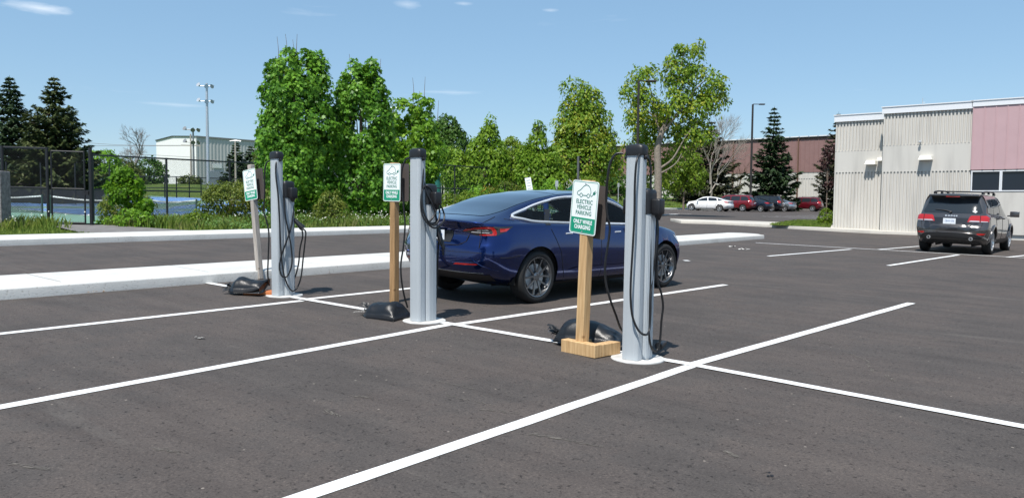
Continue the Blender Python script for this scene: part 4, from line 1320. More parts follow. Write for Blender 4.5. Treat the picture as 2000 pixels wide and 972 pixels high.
charger(cb2, 'middle grey charging post with black cable coiled over its head, behind the blue car', [
    [(800, 308, -.06), (792, 313, -.05), (786, 328, -.04), (784, 350, -.03), (786, 375, 0), (789, 410, 0), (791, 440, 0), (788, 480, 0), (783, 515, 0), (784, 545, 0), (789, 575, .04), (796, 600, .12)],
    [(823, 308, -.08), (826, 330, -.10), (825, 365, -.12), (822, 395, -.14), (825, 420, -.15), (836, 437, -.15), (849, 445, -.12), (862, 438, -.06), (868, 425, 0), (864, 408, .03), (852, 388, 0), (840, 368, -.06), (829, 364, -.10), (824, 380, -.14), (827, 412, -.16), (838, 434, -.15), (850, 439, -.12), (858, 425, -.06), (857, 405, 0), (846, 385, 0)],
    [(826, 312, -.04), (827, 350, -.08), (834, 376, -.10), (843, 395, -.10), (850, 415, -.08), (852, 432, -.06), (845, 436, -.1), (836, 434, -.14)],
    [(836, 436, -.14), (846, 424, -.12), (852, 412, -.06), (856, 398, 0)],
    [(855, 440, .08), (858, 455, .10), (864, 470, .10), (866, 498, .10)],
    [(853, 440, .10), (857, 462, .10), (855, 500, .10), (853, 560, .12), (850, 600, .12), (843, 612, .12)],
    ], [(853, 446, .10, 867, 486, .06, .030)])
cb1 = at(553, 577)
charger(cb1, 'farthest and smallest grey charging post, beside the leaning weathered sign post', [
    [(527, 314, -.06), (521, 318, -.05), (517, 335, -.04), (517, 375, -.02), (515, 410, 0), (520, 430, 0), (525, 455, 0), (524, 500, 0), (523, 535, 0), (526, 557, .1)],
    [(544, 314, -.09), (539, 320, -.14), (539, 345, -.17), (543, 380, -.17), (546, 430, -.17), (548, 480, -.17), (551, 515, -.165), (557, 545, -.16), (569, 567, -.10), (580, 562, 0), (588, 540, .04), (592, 505, .05), (596, 470, .05), (597, 453, .05), (592, 447, .05)],
    [(545, 316, -.05), (550, 345, -.06), (555, 385, -.08), (557, 420, -.10), (563, 450, -.10), (569, 485, -.10), (570, 515, -.10), (562, 538, -.12), (552, 540, -.14), (546, 525, -.14), (548, 505, -.12), (558, 475, -.10), (567, 450, -.05), (572, 425, 0), (573, 400, .03)],
    [(590, 448, .05), (591, 462, .05), (586, 485, .05), (583, 515, .05), (576, 541, .08), (568, 548, .12)],
    ], [(592, 446, .05, 573, 427, .04, .032)])

# ---- parking signs: two panels back to back on a timber post
def rounded(w, h, r, n=6):
    out = []
    for cx, cy, a0 in ((w/2-r, h/2-r, 0), (-w/2+r, h/2-r, 90), (-w/2+r, -h/2+r, 180), (w/2-r, -h/2+r, 270)):
        for k in range(n+1):
            a = R(a0+90*k/n); out.append((cx+r*math.cos(a), cy+r*math.sin(a)))
    return out

def flat_stroke(b, pts, w, z, closed=False):
    pts = [Vector(p) for p in pts]; n = len(pts); vs = []
    for i in range(n):
        a = pts[i-1] if (i or closed) else pts[i]; c = pts[(i+1) % n] if (i < n-1 or closed) else pts[i]
        d = (c-a).normalized(); nn = Vector((-d.y, d.x))*w/2
        vs += [(*(pts[i]+nn), z), (*(pts[i]-nn), z)]
    m = n if closed else n-1
    b.add(vs, [(2*i, 2*i+1, 2*((i+1) % n)+1, 2*((i+1) % n)) for i in range(m)])

def sign_panel(parent, M):
    """front panel, local: x right, y up, z out; 12 x 18 inch"""
    W, H = .305, .457
    b = MB(); b.prism(rounded(W, H, .024), -.002, .0005); pn = b.build('sign_panel', K['sign_white'], parent, M=M)
    g = MB()
    o, i = rounded(W-.016, H-.016, .019), rounded(W-.026, H-.026, .015)
    n = len(o)
    g.add([(x, y, .0012) for x, y in o]+[(x, y, .0012) for x, y in i], [(k, (k+1) % n, n+(k+1) % n, n+k) for k in range(n)])
    low = [p for p in rounded(W-.030, H-.030, .013) if p[1] < 0]
    g.add([(W/2-.015, -.088, .0012), (-W/2+.015, -.088, .0012)]+[(x, y, .0012) for x, y in low], [tuple(range(len(low)+2))])
    pg = g.build('green_field', K['sign_green'], pn, M=M)
    for k, (s, y) in enumerate((('ELECTRIC', .048), ('VEHICLE', .0), ('PARKING', -.049))):
        text_mesh(s, .050, K['ink'], pn, M @ Matrix.Translation((0, y, .0014)), sx=.83, off=.0012, space=1.08)
    for s, y in (('ONLY WHILE', -.124), ('CHARGING', -.170)):
        text_mesh(s, .047, K['sign_white'], pn, M @ Matrix.Translation((0, y, .0022)), sx=.74, off=.0020, space=1.05)
    e = MB()
    body = [(-.058, .104), (-.078, .104), (-.088, .112), (-.090, .124), (-.080, .136), (-.058, .147), (-.040, .163), (-.020, .182), (.005, .193), (.030, .191), (.050, .176), (.062, .155), (.066, .130), (.064, .112), (.072, .102), (.085, .110), (.094, .120)]
    flat_stroke(e, [tuple(v)[:2] for v in catmull([(x, y, 0) for x, y in body], 4)], .0062, .0014)
    flat_stroke(e, [(-.028, .104), (.022, .104)], .0070, .0014)
    for cx in (-.044, .039):
        flat_stroke(e, [(cx+.0155*math.cos(2*math.pi*k/18), .104+.0155*math.sin(2*math.pi*k/18)) for k in range(18)], .0060, .0014, True)
    u = Vector((.72, .69)); w = Vector((-.69, .72)); c = Vector((.094, .120))
    q = [c-w*.006, c+u*.008-w*.013, c+u*.026-w*.013, c+u*.026+w*.013, c+u*.008+w*.013, c+w*.006]
    e.add([(*p, .0014) for p in q], [tuple(range(6))])
    for s in (-1, 1): flat_stroke(e, [c+u*.026+w*.007*s, c+u*.042+w*.007*s], .0045, .0014)
    e.build('car_and_plug_emblem', K['ink'], pn, M=M)
    bl = MB()
    for y in (.205, -.207): bl.lathe([(.001, .004), (.006, .0035), (.0065, .001)], 8, 0, 'z', (0, y, .001))
    bl.build('bolt', K['steel'], pn, M=M)
    return pn

def timber_sign(P, label, top_h, mat_post, pw, lean_x, panel_z, panel_lean, turn=0., back=(.03, -.02), group='timber parking signs', base=None):
    """local +y points along the stall direction, so the panel faces local -y"""
    root = thing('parking_sign', label, 'sign', P, (0, lean_x, ROT+turn), group)
    b = MB(); b.box((0, 0, top_h/2), (pw, pw, top_h)); b.build('post', mat_post, root, bevel=.006)
    # front panel faces -y, the second panel is screwed to the other side
    Rx = Matrix(((1, 0, 0, 0), (0, 0, -1, 0), (0, 1, 0, 0), (0, 0, 0, 1)))
    M = Matrix.Translation((0, -pw/2-.004, panel_z)) @ Rx @ Matrix.Rotation(panel_lean, 4, 'Z')
    sign_panel(root, M)
    b = MB(); b.prism(rounded(.305, .457, .024), -.0015, .0015)
    Mb = Matrix.Translation((back[0], pw/2+.004, panel_z+back[1])) @ Rx @ Matrix.Rotation(panel_lean*.6, 4, 'Z')
    b.build('back_panel', K['sign_back'], root, M=Mb)
    return root

# sign by the near charger, on a block of timber
p3 = at(1136, 690)
h3 = hpx(p3, 352)
s3 = timber_sign(p3, 'parking sign on a clean yellow timber post fixed to a wooden block', h3, K['pine'], .088, R(2.2), h3-.235, R(-3.4), R(-9), (.02, -.035))
bk = MB()
bk.box((.02, -.03, .056), (.40, .092, .112)); fb = bk.build('base_block', K['pine'], s3, bevel=.004)
bk = MB(); bk.box((.175, .14, .054), (.09, .245, .108)); bk.build('base_block', K['pine'], s3, bevel=.004)
bk = MB(); bk.box((-.07, .14, .052), (.09, .245, .104)); bk.build('base_block', K['pine'], s3, bevel=.004)
for o in s3.children:
    if o.name.startswith('base_block'): o.rotation_euler = (0, -R(2.2), 0)
p2_ = at(770, 590)
h2 = hpx(p2_, 318)
timber_sign(p2_, 'parking sign on an upright brown stained post beside the middle charging post', h2, K['pine2'], .086, R(.4), h2-.24, R(-.5), R(0), (.05, .0))
p1_ = at(508, 545)
h1 = hpx(p1_, 321)
timber_sign(p1_, 'parking sign on a weathered grey post leaning to the left beside the farthest charging post', h1*1.005, K['grey_wood'], .078, R(-6.4), h1-.29, R(1.2), R(3), (.06, .0))
ob = MB(); ob.box((.08, 0, .02), (.44, .20, .04)); ob.box((.2, .0, .045), (.16, .16, .01))
o = ob.build('timber_foot', K['orange'], None, bevel=.004); o.location = at(500, 574); o.rotation_euler = (0, 0, R(8))
tag(o, 'orange board lying under the black sandbag at the weathered sign', 'board')

def sandbag(P, label, L, W, H, rz, peak=0., tie=-1, seed=1, base_tilt=0., group='black sandbags weighing the signs'):
    rj = random.Random(seed); n, m = 40, 28
    from mathutils import noise
    top, bot = [], []
    for i in range(n+1):
        u = -1+2*i/n
        for j in range(m+1):
            v = -1+2*j/m
            e = max(0, 1-abs(u)**2.6)**.62*max(0, 1-abs(v)**2.3)**.52
            # corners stay pointed, the sides pull in between them
            x = u*L/2*(1-.07*(1-v*v)*(abs(u)**4)); y = v*W/2*(1-.10*(1-u*u)*(v**4))
            if u*tie > .55: y *= 1-.55*(u*tie-.55)/.45          # gathered towards the tie
            ed = 1-e
            wr = .011*math.sin(math.atan2(v, (abs(u)-1.25)*math.copysign(1, u))*17+seed)*ed*(e**.3)*max(0, abs(u)-.2)
            nn = noise.noise(Vector((x*5+seed, y*5, 2)))*.020-abs(noise.noise(Vector((x*8+seed, y*12, 5))))*.020+noise.noise(Vector((x*30+seed, y*22, 3)))*.004
            h = H*e*(.9+.2*math.sin(u*2.1+seed))+(nn+wr)*min(1, e*1.6)
            if peak: h += peak*max(0, u)**1.8*(.35+.65*max(0, v*.5+.5))
            top.append(Vector((x, y, max(.012, h+.015)))); bot.append(Vector((x, y, .004+(peak*.7*max(0, u)**2.2*max(0, v) if peak else 0))))
    b = MB(); w = m+1
    q = [(i*w+j, (i+1)*w+j, (i+1)*w+j+1, i*w+j+1) for i in range(n) for j in range(m)]
    b.add(top+bot, q+[tuple(k+len(top) for k in f[::-1]) for f in q])
    rim = [i*w for i in range(n+1)]+[n*w+j for j in range(1, m+1)]+[i*w+m for i in range(n-1, -1, -1)]+[j for j in range(m-1, 0, -1)]
    N0 = len(top)
    b.f += [(rim[k], rim[(k+1) % len(rim)], rim[(k+1) % len(rim)]+N0, rim[k]+N0) for k in range(len(rim))]; b.m += [0]*len(rim)
    root = thing('sandbag', label, 'sandbag', P, (0, base_tilt, rz), group)
    b.build('bag', K['bag'], root, 0)
    f = MB()
    for k in range(12):
        a = rj.uniform(-1.2, 1.2); z0 = H*.35+rj.uniform(-.02, .03); x0 = tie*(L/2-.03)
        p0 = Vector((x0, rj.uniform(-.03, .03), z0)); ln = rj.uniform(.06, .13)
        p1 = p0+Vector((tie*ln*.6, math.sin(a)*ln*.5, rj.uniform(-.01, .05))); p2 = p1+Vector((tie*ln*.4, math.sin(a)*ln*.4, rj.uniform(-.06, .01)))
        p2.z = max(.01, p2.z); w = Vector((.004, .014, .010))
        f.add([p0-w, p0+w, p1-w, p1+w, p2-w*.6, p2+w*.6], [(0, 1, 3, 2), (2, 3, 5, 4)])
    f.build('tied_end', K['bag'], root, 0)
    return root
sb = at(1172, 664); 
sandbag(at(1150, 678)+Vector((0, 0, .05)), 'black sandbag lying on the wooden block behind the clean timber post', .66, .30, .20, R(-27), 0, -1, 3, R(-3))
sandbag(at(752, 620), 'plump black sandbag on the asphalt in front of the brown stained sign post', .48, .34, .215, R(-28), 0, -1, 5)
sandbag(at(484, 575)+Vector((0, 0, .03)), 'black sandbag peaked up against the weathered leaning sign post', .46, .30, .17, R(-8), .15, -1, 9)
# ------------------------------------------------------------------ buildings
K['ribwall'] = wall_mat('precast_concrete', (.535, .515, .475), .07)
K['plainwall'] = wall_mat('smooth_precast', (.535, .515, .475), .06)
K['flash'] = mat('white_metal_flashing', (.74, .75, .77), .4, .1)
K['pink'] = mat('dusty_pink_siding', (.47, .315, .33), .5, var=.03, scale=2)
K['brownpink'] = mat('faded_brown_siding', (.235, .135, .125), .6, var=.06, scale=2)
K['winglass'] = mat('dark_window_glass', (.008, .013, .024), .05, spec=.45)
K['rust'] = mat('brown_downpipe', (.14, .075, .05), .6)
K['offwhite'] = mat('cream_cladding', (.80, .80, .79), .6, var=.02, scale=.5)
K['greyclad'] = mat('grey_cladding', (.46, .46, .45), .6, var=.04, scale=.5)

def ribbed(b, p, q, z0, z1, depth, pitch, duty=.5, m=0):
    """vertical flutes between plan points p and q; n points out of the wall"""
    d = (q-p); L = d.length; d.normalize(); n = Vector((d.y, -d.x, 0))
    k = int(L/pitch); pts = []
    for i in range(k):
        a = L*i/k; w = L/k
        for t, o in ((0, 0), (duty*.08, 1), (duty, 1), (duty+.08, 0)): pts.append(p+d*(a+w*t)+n*(depth*o))
    pts.append(q)
    vs = [(v.x, v.y, z0) for v in pts]+[(v.x, v.y, z1) for v in pts]
    m_ = len(pts)
    b.add(vs, [(i, i+1, m_+i+1, m_+i) for i in range(m_-1)], m)
    # close the flutes above and below
    e = n*-.06
    bs = [(v.x, v.y, z1) for v in pts]+[(p+e+d*((v-p).dot(d)))[:2]+(z1,) for v in pts]
    b.add(bs, [(i, i+1, m_+i+1, m_+i) for i in range(m_-1)], m)
    bs = [(v.x, v.y, z0) for v in pts]+[(p+e+d*((v-p).dot(d)))[:2]+(z0,) for v in pts]
    b.add(bs, [(i+1, i, m_+i, m_+i+1) for i in range(m_-1)], m)

# --- the pale building at the right: two wings, the nearer one standing forward
def pale_building():
    L0 = at(1627, 443.5, .13); L1 = at(1719, 449.5, .13)
    wdir = -BX                       # towards the right of the picture
    root = thing('school_building', 'pale ribbed concrete building with white roof flashing at the right', 'building', (L1.x, L1.y, L1.z), (0, 0, math.atan2(wdir.y, wdir.x)))
    # local x along the wall to the right, -y out of the wall towards the camera
    rx = math.atan2(wdir.y, wdir.x)
    inv = (Matrix.Translation(root.location) @ Matrix.Rotation(rx, 4, 'Z')).inverted()
    l0 = inv @ L0
    def hx(x, y, py):
        P = Matrix.Translation(root.location) @ Matrix.Rotation(rx, 4, 'Z') @ Vector((x, y, 0))
        return hpx(P, py)
    def xcol(px, y=0.):
        lo, hi = -20., 40.
        for _ in range(50):
            mid = (lo+hi)/2; P = Matrix.Translation(root.location) @ Matrix.Rotation(rx, 4, 'Z') @ Vector((mid, y, 0)); q = P-CAM
            if 1000+F_PX*q.dot(CR)/q.dot(CF) < px: lo = mid
            else: hi = mid
        return mid
    y1 = .75                          # the far wing is set back
    xl = xcol(1627, y1)
    H1, H2 = hx(0, 0, 211), hx(xl, y1, 227)
    xp, xe = xcol(1891), 22.0         # where the pink siding starts; right end
    za, zb = hx(0, 0, 285), hx(0, 0, 336)     # smooth band of the near wing
    zc, zd = hx(xl, y1, 296), hx(xl, y1, 337)
    zt1, zt2 = hx(0, 0, 223), hx(xl, y1, 239)
    zw0, zw1 = hx(xp, 0, 373), hx(xp, 0, 332)
    base = -1.2
    # wall mass
    b = MB()
    b.add([(0, .02, base), (xe, .02, base), (xe, 16, base), (0, 16, base), (0, .02, H1-.05), (xe, .02, H1-.05), (xe, 16, H1-.05), (0, 16, H1-.05)], [(0, 1, 5, 4), (1, 2, 6, 5), (2, 3, 7, 6), (3, 0, 4, 7), (4, 5, 6, 7)])
    b.build('wall_core', K['plainwall'], root)
    b = MB()
    b.add([(xl, y1+.02, base), (.0, y1+.02, base), (0, 16, base), (xl, 16, base), (xl, y1+.02, H2-.05), (0, y1+.02, H2-.05), (0, 16, H2-.05), (xl, 16, H2-.05)], [(0, 1, 5, 4), (2, 3, 7, 6), (3, 0, 4, 7), (4, 5, 6, 7)])
    b.build('wall_core', K['plainwall'], root)
    def wall(x0, x1, y, z0, z1, rib, nm):
        b = MB()
        if rib: ribbed(b, Vector((x0, y-.02, 0)), Vector((x1, y-.02, 0)), z0, z1, .05, .132, .46)
        else: b.box(((x0+x1)/2, y-.02, (z0+z1)/2), (x1-x0, .075, z1-z0))
        return b.build(nm, K['ribwall'] if rib else K['plainwall'], root)
    for (x0, x1, y, h, a, c) in ((0, xp, 0, zt1, za, zb), (xl, 0, y1, zt2, zc, zd)):
        wall(x0, x1, y, -.05, c, True, 'ribbed_panel'); wall(x0, x1, y, c, a, False, 'smooth_panel'); wall(x0, x1, y, a, h, True, 'ribbed_panel')
    # roof edge
    def flash(x0, x1, y, z0, z1):
        b = MB(); b.box(((x0+x1)/2, y-.06, (z0+z1)/2), (x1-x0+.08, .16, z1-z0)); b.box(((x0+x1)/2, y-.04, z1+.02), (x1-x0+.14, .26, .04)); b.box(((x0+x1)/2, y-.05, z0+(z1-z0)*.42), (x1-x0+.09, .165, .02))
        return b.build('roof_flashing', K['flash'], root)
    flash(-.02, xp-.05, 0, zt1, H1); flash(xl-.02, .0, y1, zt2, H2); flash(xp, xe, 0, zt1+.06, H1+.015)
    # pink siding with standing seams, strip windows under it
    b = MB(); b.box(((xp+xe)/2, -.05, (zw1+zt1+.06)/2), (xe-xp, .10, zt1+.06-zw1))
    x = xp+.02
    while x < xe: b.box((x, -.108, (zw1+zt1+.06)/2), (.035, .022, zt1+.04-zw1)); x += .40
    b.build('siding', K['pink'], root)
    x = xp+.05; pw_ = xcol(1949)-x
    while x < xe-2:
        w = pw_
        fr = MB()
        for zz in (zw0, zw1-.06): fr.box((x+w/2, -.03, zz), (w+.05, .10, .045))
        for xx in (x, x+w): fr.box((xx, -.03, (zw0+zw1-.06)/2), (.045, .099, zw1-zw0))
        f = fr.build('window_frame', K['flash'], root)
        p = MB(); p.box((x+w/2, -.008, (zw0+zw1)/2), (w, .02, zw1-zw0)); p.build('pane', K['winglass'], f)
        x += w+.05
    wall(xp, xe, 0, -.05, zw0-.05, False, 'smooth_panel')
    # dim rooms need no modelling: the panes are dark; lamps on the wall
    def lamp(px, y, pyt, pyb, w, M=None):
        x = xcol(px, y); z1, z0 = hx(x, y, pyt), hx(x, y, pyb)
        b = MB(); s = w/2; dd = .34
        b.add([(x-s, y-.06, z0), (x+s, y-.06, z0), (x+s, y-.06, z1), (x-s, y-.06, z1), (x-s, y-.06-dd, z0), (x+s, y-.06-dd, z0), (x+s*.8, y-.06-dd*.62, z1), (x-s*.8, y-.06-dd*.62, z1)],
              [(0, 3, 2, 1), (4, 5, 6, 7), (0, 4, 7, 3), (1, 2, 6, 5), (3, 7, 6, 2), (0, 1, 5, 4)])
        b.build('wall_lamp', mat('lamp_housing', (.75, .73, .66), .5), root, bevel=.012)
    lamp(1698.5, y1, 314, 322, .46); lamp(1804, 0, 304.5, 313, .52); lamp(1716.5, y1, 308, 315, .22)
    x = xcol(1792, 0); z = hx(x, 0, 276)
    b = MB(); b.cyl((x, -.05, z), (x, -.16, z), .03, n=8); b.lathe([(.001, -.05), (.05, -.04), (.055, 0), (.03, .03)], 10, 0, 'z', (x, -.2, z-.03)); b.build('camera_dome', K['steel'], root, 40)
    b = MB(); b.tube([(1.2, 1.5, H1), (1.2, 1.5, H1+.5)], .012, 5); b.tube([(1.2, 1.5, H1+.3), (1.3, 1.5, H1+.3)], .01, 5); b.build('roof_vent_pipe', K['steel'], root)
    return root, H1
pale_building()

def wall_building(name, label, P, direc, L, H, D, parts):
    root = thing(name, label, 'building', P, (0, 0, math.atan2(direc.y, direc.x)))
    parts(root)
    return root

# --- brown and cream hall far beyond the parked cars
def brown_hall():
    P = ab(116, 60); P = atd(1500, 112); P.z -= .3
    wd = -BX
    def parts(r):
        hp = lambda px, py: None
        H = hpx(P, 273.5); zm = hpx(P, 338); zl = hpx(P, 350)
        x0, x1 = -60, 34
        b = MB(); b.box(((x0+x1)/2, 10, H/2-.6), (x1-x0, 19.8, H-.1+1)); b.build('wall_core', K['plainwall'], r)
        b = MB(); ribbed(b, Vector((x0, 0, 0)), Vector((x1, 0, 0)), -1, zl, .06, .36, .45); b.build('ribbed_panel', K['ribwall'], r)
        b = MB(); b.box(((x0+x1)/2, .02, (zl+zm)/2), (x1-x0, .16, zm-zl)); b.build('smooth_panel', K['plainwall'], r)
        b = MB(); b.box(((x0+x1)/2, -.02, (zm+H)/2), (x1-x0, .2, H-zm))
        x = x0
        while x < x1: b.box((x, -.14, (zm+H)/2), (.06, .05, H-zm-.02)); x += .62
        b.build('siding', K['brownpink'], r)
        b = MB(); b.box(((x0+x1)/2, -.06, H+.08), (x1-x0+.2, .5, .2)); b.build('roof_flashing', K['dark_steel'], r)
        b = MB(); x = x0
        while x < x1: b.box((x, -.16, H+.24), (1.1, .5, .14)); x += 1.3
        b.build('roof_edge', K['flash'], r)
        for x in (-53, -43.5, -34, -24.5, -15, -5.4, 4.2, 13.8):
            b = MB(); b.box((x, -.22, H/2), (.18, .16, H)); b.build('downpipe', K['rust'], r)
    wall_building('hall', 'long low hall with faded brown siding over cream ribbed walls, beyond the parked cars', P, wd, 0, 0, 0, parts)
brown_hall()

# --- white warehouse far left
def warehouse():
    P = atd(384, 165)
    root = thing('warehouse', 'tall white and grey metal warehouse far behind the tennis courts', 'building', P, (0, 0, ROT))
    H = hpx(P, 266.5)
    W, L = 17.5, 46.
    # local +y runs along AX (away right), local -x runs along BX (away left)
    b = MB(); ridge = H+.5
    prof = [(0, H), (-W*.55, ridge), (-W, H-.1)]
    b.add([(0, 0, -2), (-W, 0, -2), (-W, 0, H-.1), (-W*.55, 0, ridge), (0, 0, H)], [(0, 4, 3, 2, 1)]); b.build('gable_wall', K['offwhite'], root)
    b = MB()
    n = int(L/.8); pts = []
    for i in range(n):
        y = L*i/n
        for t, o in ((0, 0), (.15, .05), (.5, .05), (.65, 0)): pts.append((o, y+L/n*t))
    pts.append((0, L)); m = len(pts)
    b.add([(o, y, -2) for o, y in pts]+[(o, y, H) for o, y in pts], [(i, i+1, m+i+1, m+i) for i in range(m-1)]); b.build('side_wall', K['greyclad'], root)
    b = MB(); b.add([(-W, 0, -2), (-W, L, -2), (-W, L, H-.1), (-W, 0, H-.1), (0, L, -2), (0, L, H), (-W*.55, L, ridge)], [(0, 3, 2, 1), (4, 1, 2, 6, 5)]); b.build('back_wall', K['offwhite'], root)
    b = MB()
    for s0, s1 in zip(prof, prof[1:]):
        b.add([(s0[0], -.3, s0[1]+.1), (s0[0], L+.3, s0[1]+.1), (s1[0], L+.3, s1[1]+.1), (s1[0], -.3, s1[1]+.1)], [(0, 1, 2, 3)])
        b.beam((s0[0], -.1, s0[1]), (s1[0], -.1, s1[1]), .2, .2)
    b.beam((.1, 0, H), (.1, L, H), .2, .3); b.build('roof', mat('roof_grey', (.20, .20, .20), .6), root)
    b = MB(); b.box((.06, 5.5, 1.6), (.2, 6.2, 5.0)); b.build('loading_door', mat('door_grey', (.30, .33, .37), .6), root)
    b = MB(); b.box((.14, 4.8, 5.2), (.1, 2.2, .9)); b.build('wall_plate', K['white'], root)
    b = MB(); b.box((2.0, 11.5, 1.4), (4, 4, 2.8)); b.build('loading_dock', mat('dock_tan', (.42, .33, .2), .8), root)
    return root
warehouse()

# ------------------------------------------------------------------ fences, gate, nets
def mesh_panel(name, p, q, z0, z1, m, parent):
    """chain-link sheet between two local plan points with metre UVs"""
    me = bpy.data.meshes.new(name)
    L = (q-p).length; k = max(1, int(L/3))
    vs = []; uv = []
    for i in range(k+1):
        c = p.lerp(q, i/k)
        vs += [(c.x, c.y, c.z+z0), (c.x, c.y, c.z+z1)]; uv += [(L*i/k, z0), (L*i/k, z1)]
    me.from_pydata(vs, [], [(2*i, 2*i+2, 2*i+3, 2*i+1) for i in range(k)])
    ul = me.uv_layers.new(name='UVMap')
    for l in me.loops: ul.data[l.index].uv = uv[l.vertex_index]
    me.materials.append(m)
    return link(name, me, parent)

def fence(name, label, cat, pts, h, posts, rails, m, r=.035, group=None):
    """pts: ground points; posts: fractions are at every point of pts"""
    root = thing(name, label, cat, pts[0], (0, 0, 0), group)
    q = [p-pts[0] for p in pts]
    for i, p in enumerate(q):
        b = MB(); b.cyl(p+Vector((0, 0, -.2)), p+Vector((0, 0, h+.04)), r, n=10); b.build('post', K['black'], root, 40)
    for z in rails:
        b = MB(); b.tube([p+Vector((0, 0, z)) for p in q], r*.72, 8); b.build('rail', K['black'], root, 40)
    for a, c in zip(q, q[1:]): mesh_panel('chain_link', a, c, .03, h, m, root)
    return root
# gate section facing the path
g0, g1, g2 = at(8, 437), at(96, 438.5), at(178, 440)
gl = at(-160, 433)
gh = hpx(g1, 290)
fence('chain_link_fence', 'black chain link fence panel left of the tennis gate, beside the stone pillar', 'fence', [gl, g0, g1-(g1-g0)*.01], gh, 0, [gh, gh*.48, .08], K['chain'], .045)
gt = thing('gate', 'black chain link gate at the end of the path to the tennis court', 'gate', g1)
q = (g2-g1); qd = q.normalized()
for c in (qd*.10, q-qd*.16):
    b = MB(); b.cyl(c+Vector((0, 0, .06)), c+Vector((0, 0, gh*.985)), .026, n=8); b.build('gate_upright', K['black'], gt, 40)
for z in (.07, gh*.48, gh*.97):
    b = MB(); b.tube([qd*.10+Vector((0, 0, z)), q-qd*.16+Vector((0, 0, z))], .024, 8); b.build('gate_rail', K['black'], gt, 40)
mesh_panel('chain_link', qd*.10, q-qd*.16, .07, gh*.97, K['chain'], gt)
b = MB(); b.box(q-qd*.10+Vector((0, 0, 1.0)), (.12, .05, .12)); b.build('latch', K['black'], gt)
gp = MB(); gp.cyl((0, 0, -.1), (0, 0, gh+.06), .055, n=10); o = gp.build('gate_post', K['black'], None, 40); o.location = g2+qd*.02
tag(o, 'thick black gate post at the right side of the tennis gate', 'post')
# long side fence of the courts, running away to the right
f0 = atd(181, 33)
def on_line(px):
    """point of the side fence under picture column px"""
    lo, hi = 0., 80.
    for _ in range(50):
        mid = (lo+hi)/2; P = f0+AX*mid; P.z = gz(P.x, P.y); v = P-CAM
        if 1000+F_PX*v.dot(CR)/v.dot(CF) < px: lo = mid
        else: hi = mid
    return P
fp = [on_line(px) for px in (183, 327, 450, 556, 645, 722, 790, 845, 888, 950, 1008, 1058, 1090)]
fh = hpx(fp[0], 302.5)
fence('chain_link_fence', 'long black chain link fence beside the tennis court, behind the shrubs', 'fence', fp, fh, 0, [fh, fh*.5, .08], K['chain'], .05)
# lower fence at the far side of the courts
q0 = [atd(px, 62+k*1.5) for k, px in enumerate((-60, 60, 180, 252, 322, 345, 370, 393, 430, 520))]
hh = 1.9
fence('chain_link_fence', 'low black fence at the far side of the tennis court, below the warehouse', 'fence', q0, hh, 0, [hh, .9], K['chain'], .05)
# dark wind screens at the back of the courts under the spruces
ws0, ws1 = atd(-120, 58), atd(215, 58)
rt = thing('windscreen_fence', 'tall dark mesh screen behind the tennis nets, in front of the spruces', 'fence', ws0)
n_ = 5; wsh = hpx(ws0, 364)
for k in range(n_+1):
    p = (ws1-ws0)*k/n_; b = MB(); b.cyl(p+Vector((0, 0, -.2)), p+Vector((0, 0, 3.1)), .045, n=8); b.build('post', K['black'], rt, 40)
mesh_panel('screen_mesh', Vector((0, 0, 0)), ws1-ws0, .1, wsh, K['chain_dense'], rt)
K['net_dark'] = K['net']
def net(label, p, q, h):
    root = thing('tennis_net', label, 'tennis net', p, (0, 0, 0), 'tennis nets')
    d = q-p
    for c in (Vector((0, 0, 0)), d):
        b = MB(); b.cyl(c+Vector((0, 0, -.1)), c+Vector((0, 0, h+.03)), .05, n=10); b.build('net_post', mat('net_post_green', (.03, .06, .05), .5), root, 40)
    sag = [d*t+Vector((0, 0, h-.14*math.sin(math.pi*t))) for t in [i/10 for i in range(11)]]
    b = MB()
    for a, c in zip(sag, sag[1:]):
        b.add([a+Vector((0, 0, -.075)), c+Vector((0, 0, -.075)), c, a], [(0, 1, 2, 3)])
        e = Vector((d.y, -d.x, 0)).normalized()*-.02
        b.add([a+Vector((0, 0, -.075))+e, c+Vector((0, 0, -.075))+e, c+e, a+e], [(3, 2, 1, 0)]); b.add([a, c, c+e, a+e], [(0, 1, 2, 3)])
    b.build('net_band', K['white'], root)
    mesh_panel('net_mesh', Vector((0, 0, 0)), d, .04, h-.12, K['net_dark'], root)
n0, n1 = atd(-70, 41), atd(83, 42); net('tennis net nearest the stone pillar, its end post just left of the gate post', n0, n1, hpx(n1, 381))
n0, n1 = atd(99, 42), atd(262, 40); net('tennis net seen through the gate, running behind the leafy sapling', n0, n1, hpx(n0, 381.5))
n0, n1 = atd(284, 43), atd(384, 44); net('short looking tennis net between the sapling and the round hedge', n0, n1, hpx(n1, 389.5))
# stone pillar at the left edge
sp_ = at(-9, 444); b = MB(); hp_ = hpx(sp_, 334)
b.box((0, 0, hp_/2), (.62, .5, hp_)); o = b.build('stone_pillar', K['stone'], None, bevel=.02, seg=2); o.location = sp_; o.rotation_euler = (0, 0, R(5))
tag(o, 'rough grey stone pillar at the left edge beside the tennis fence', 'pillar')

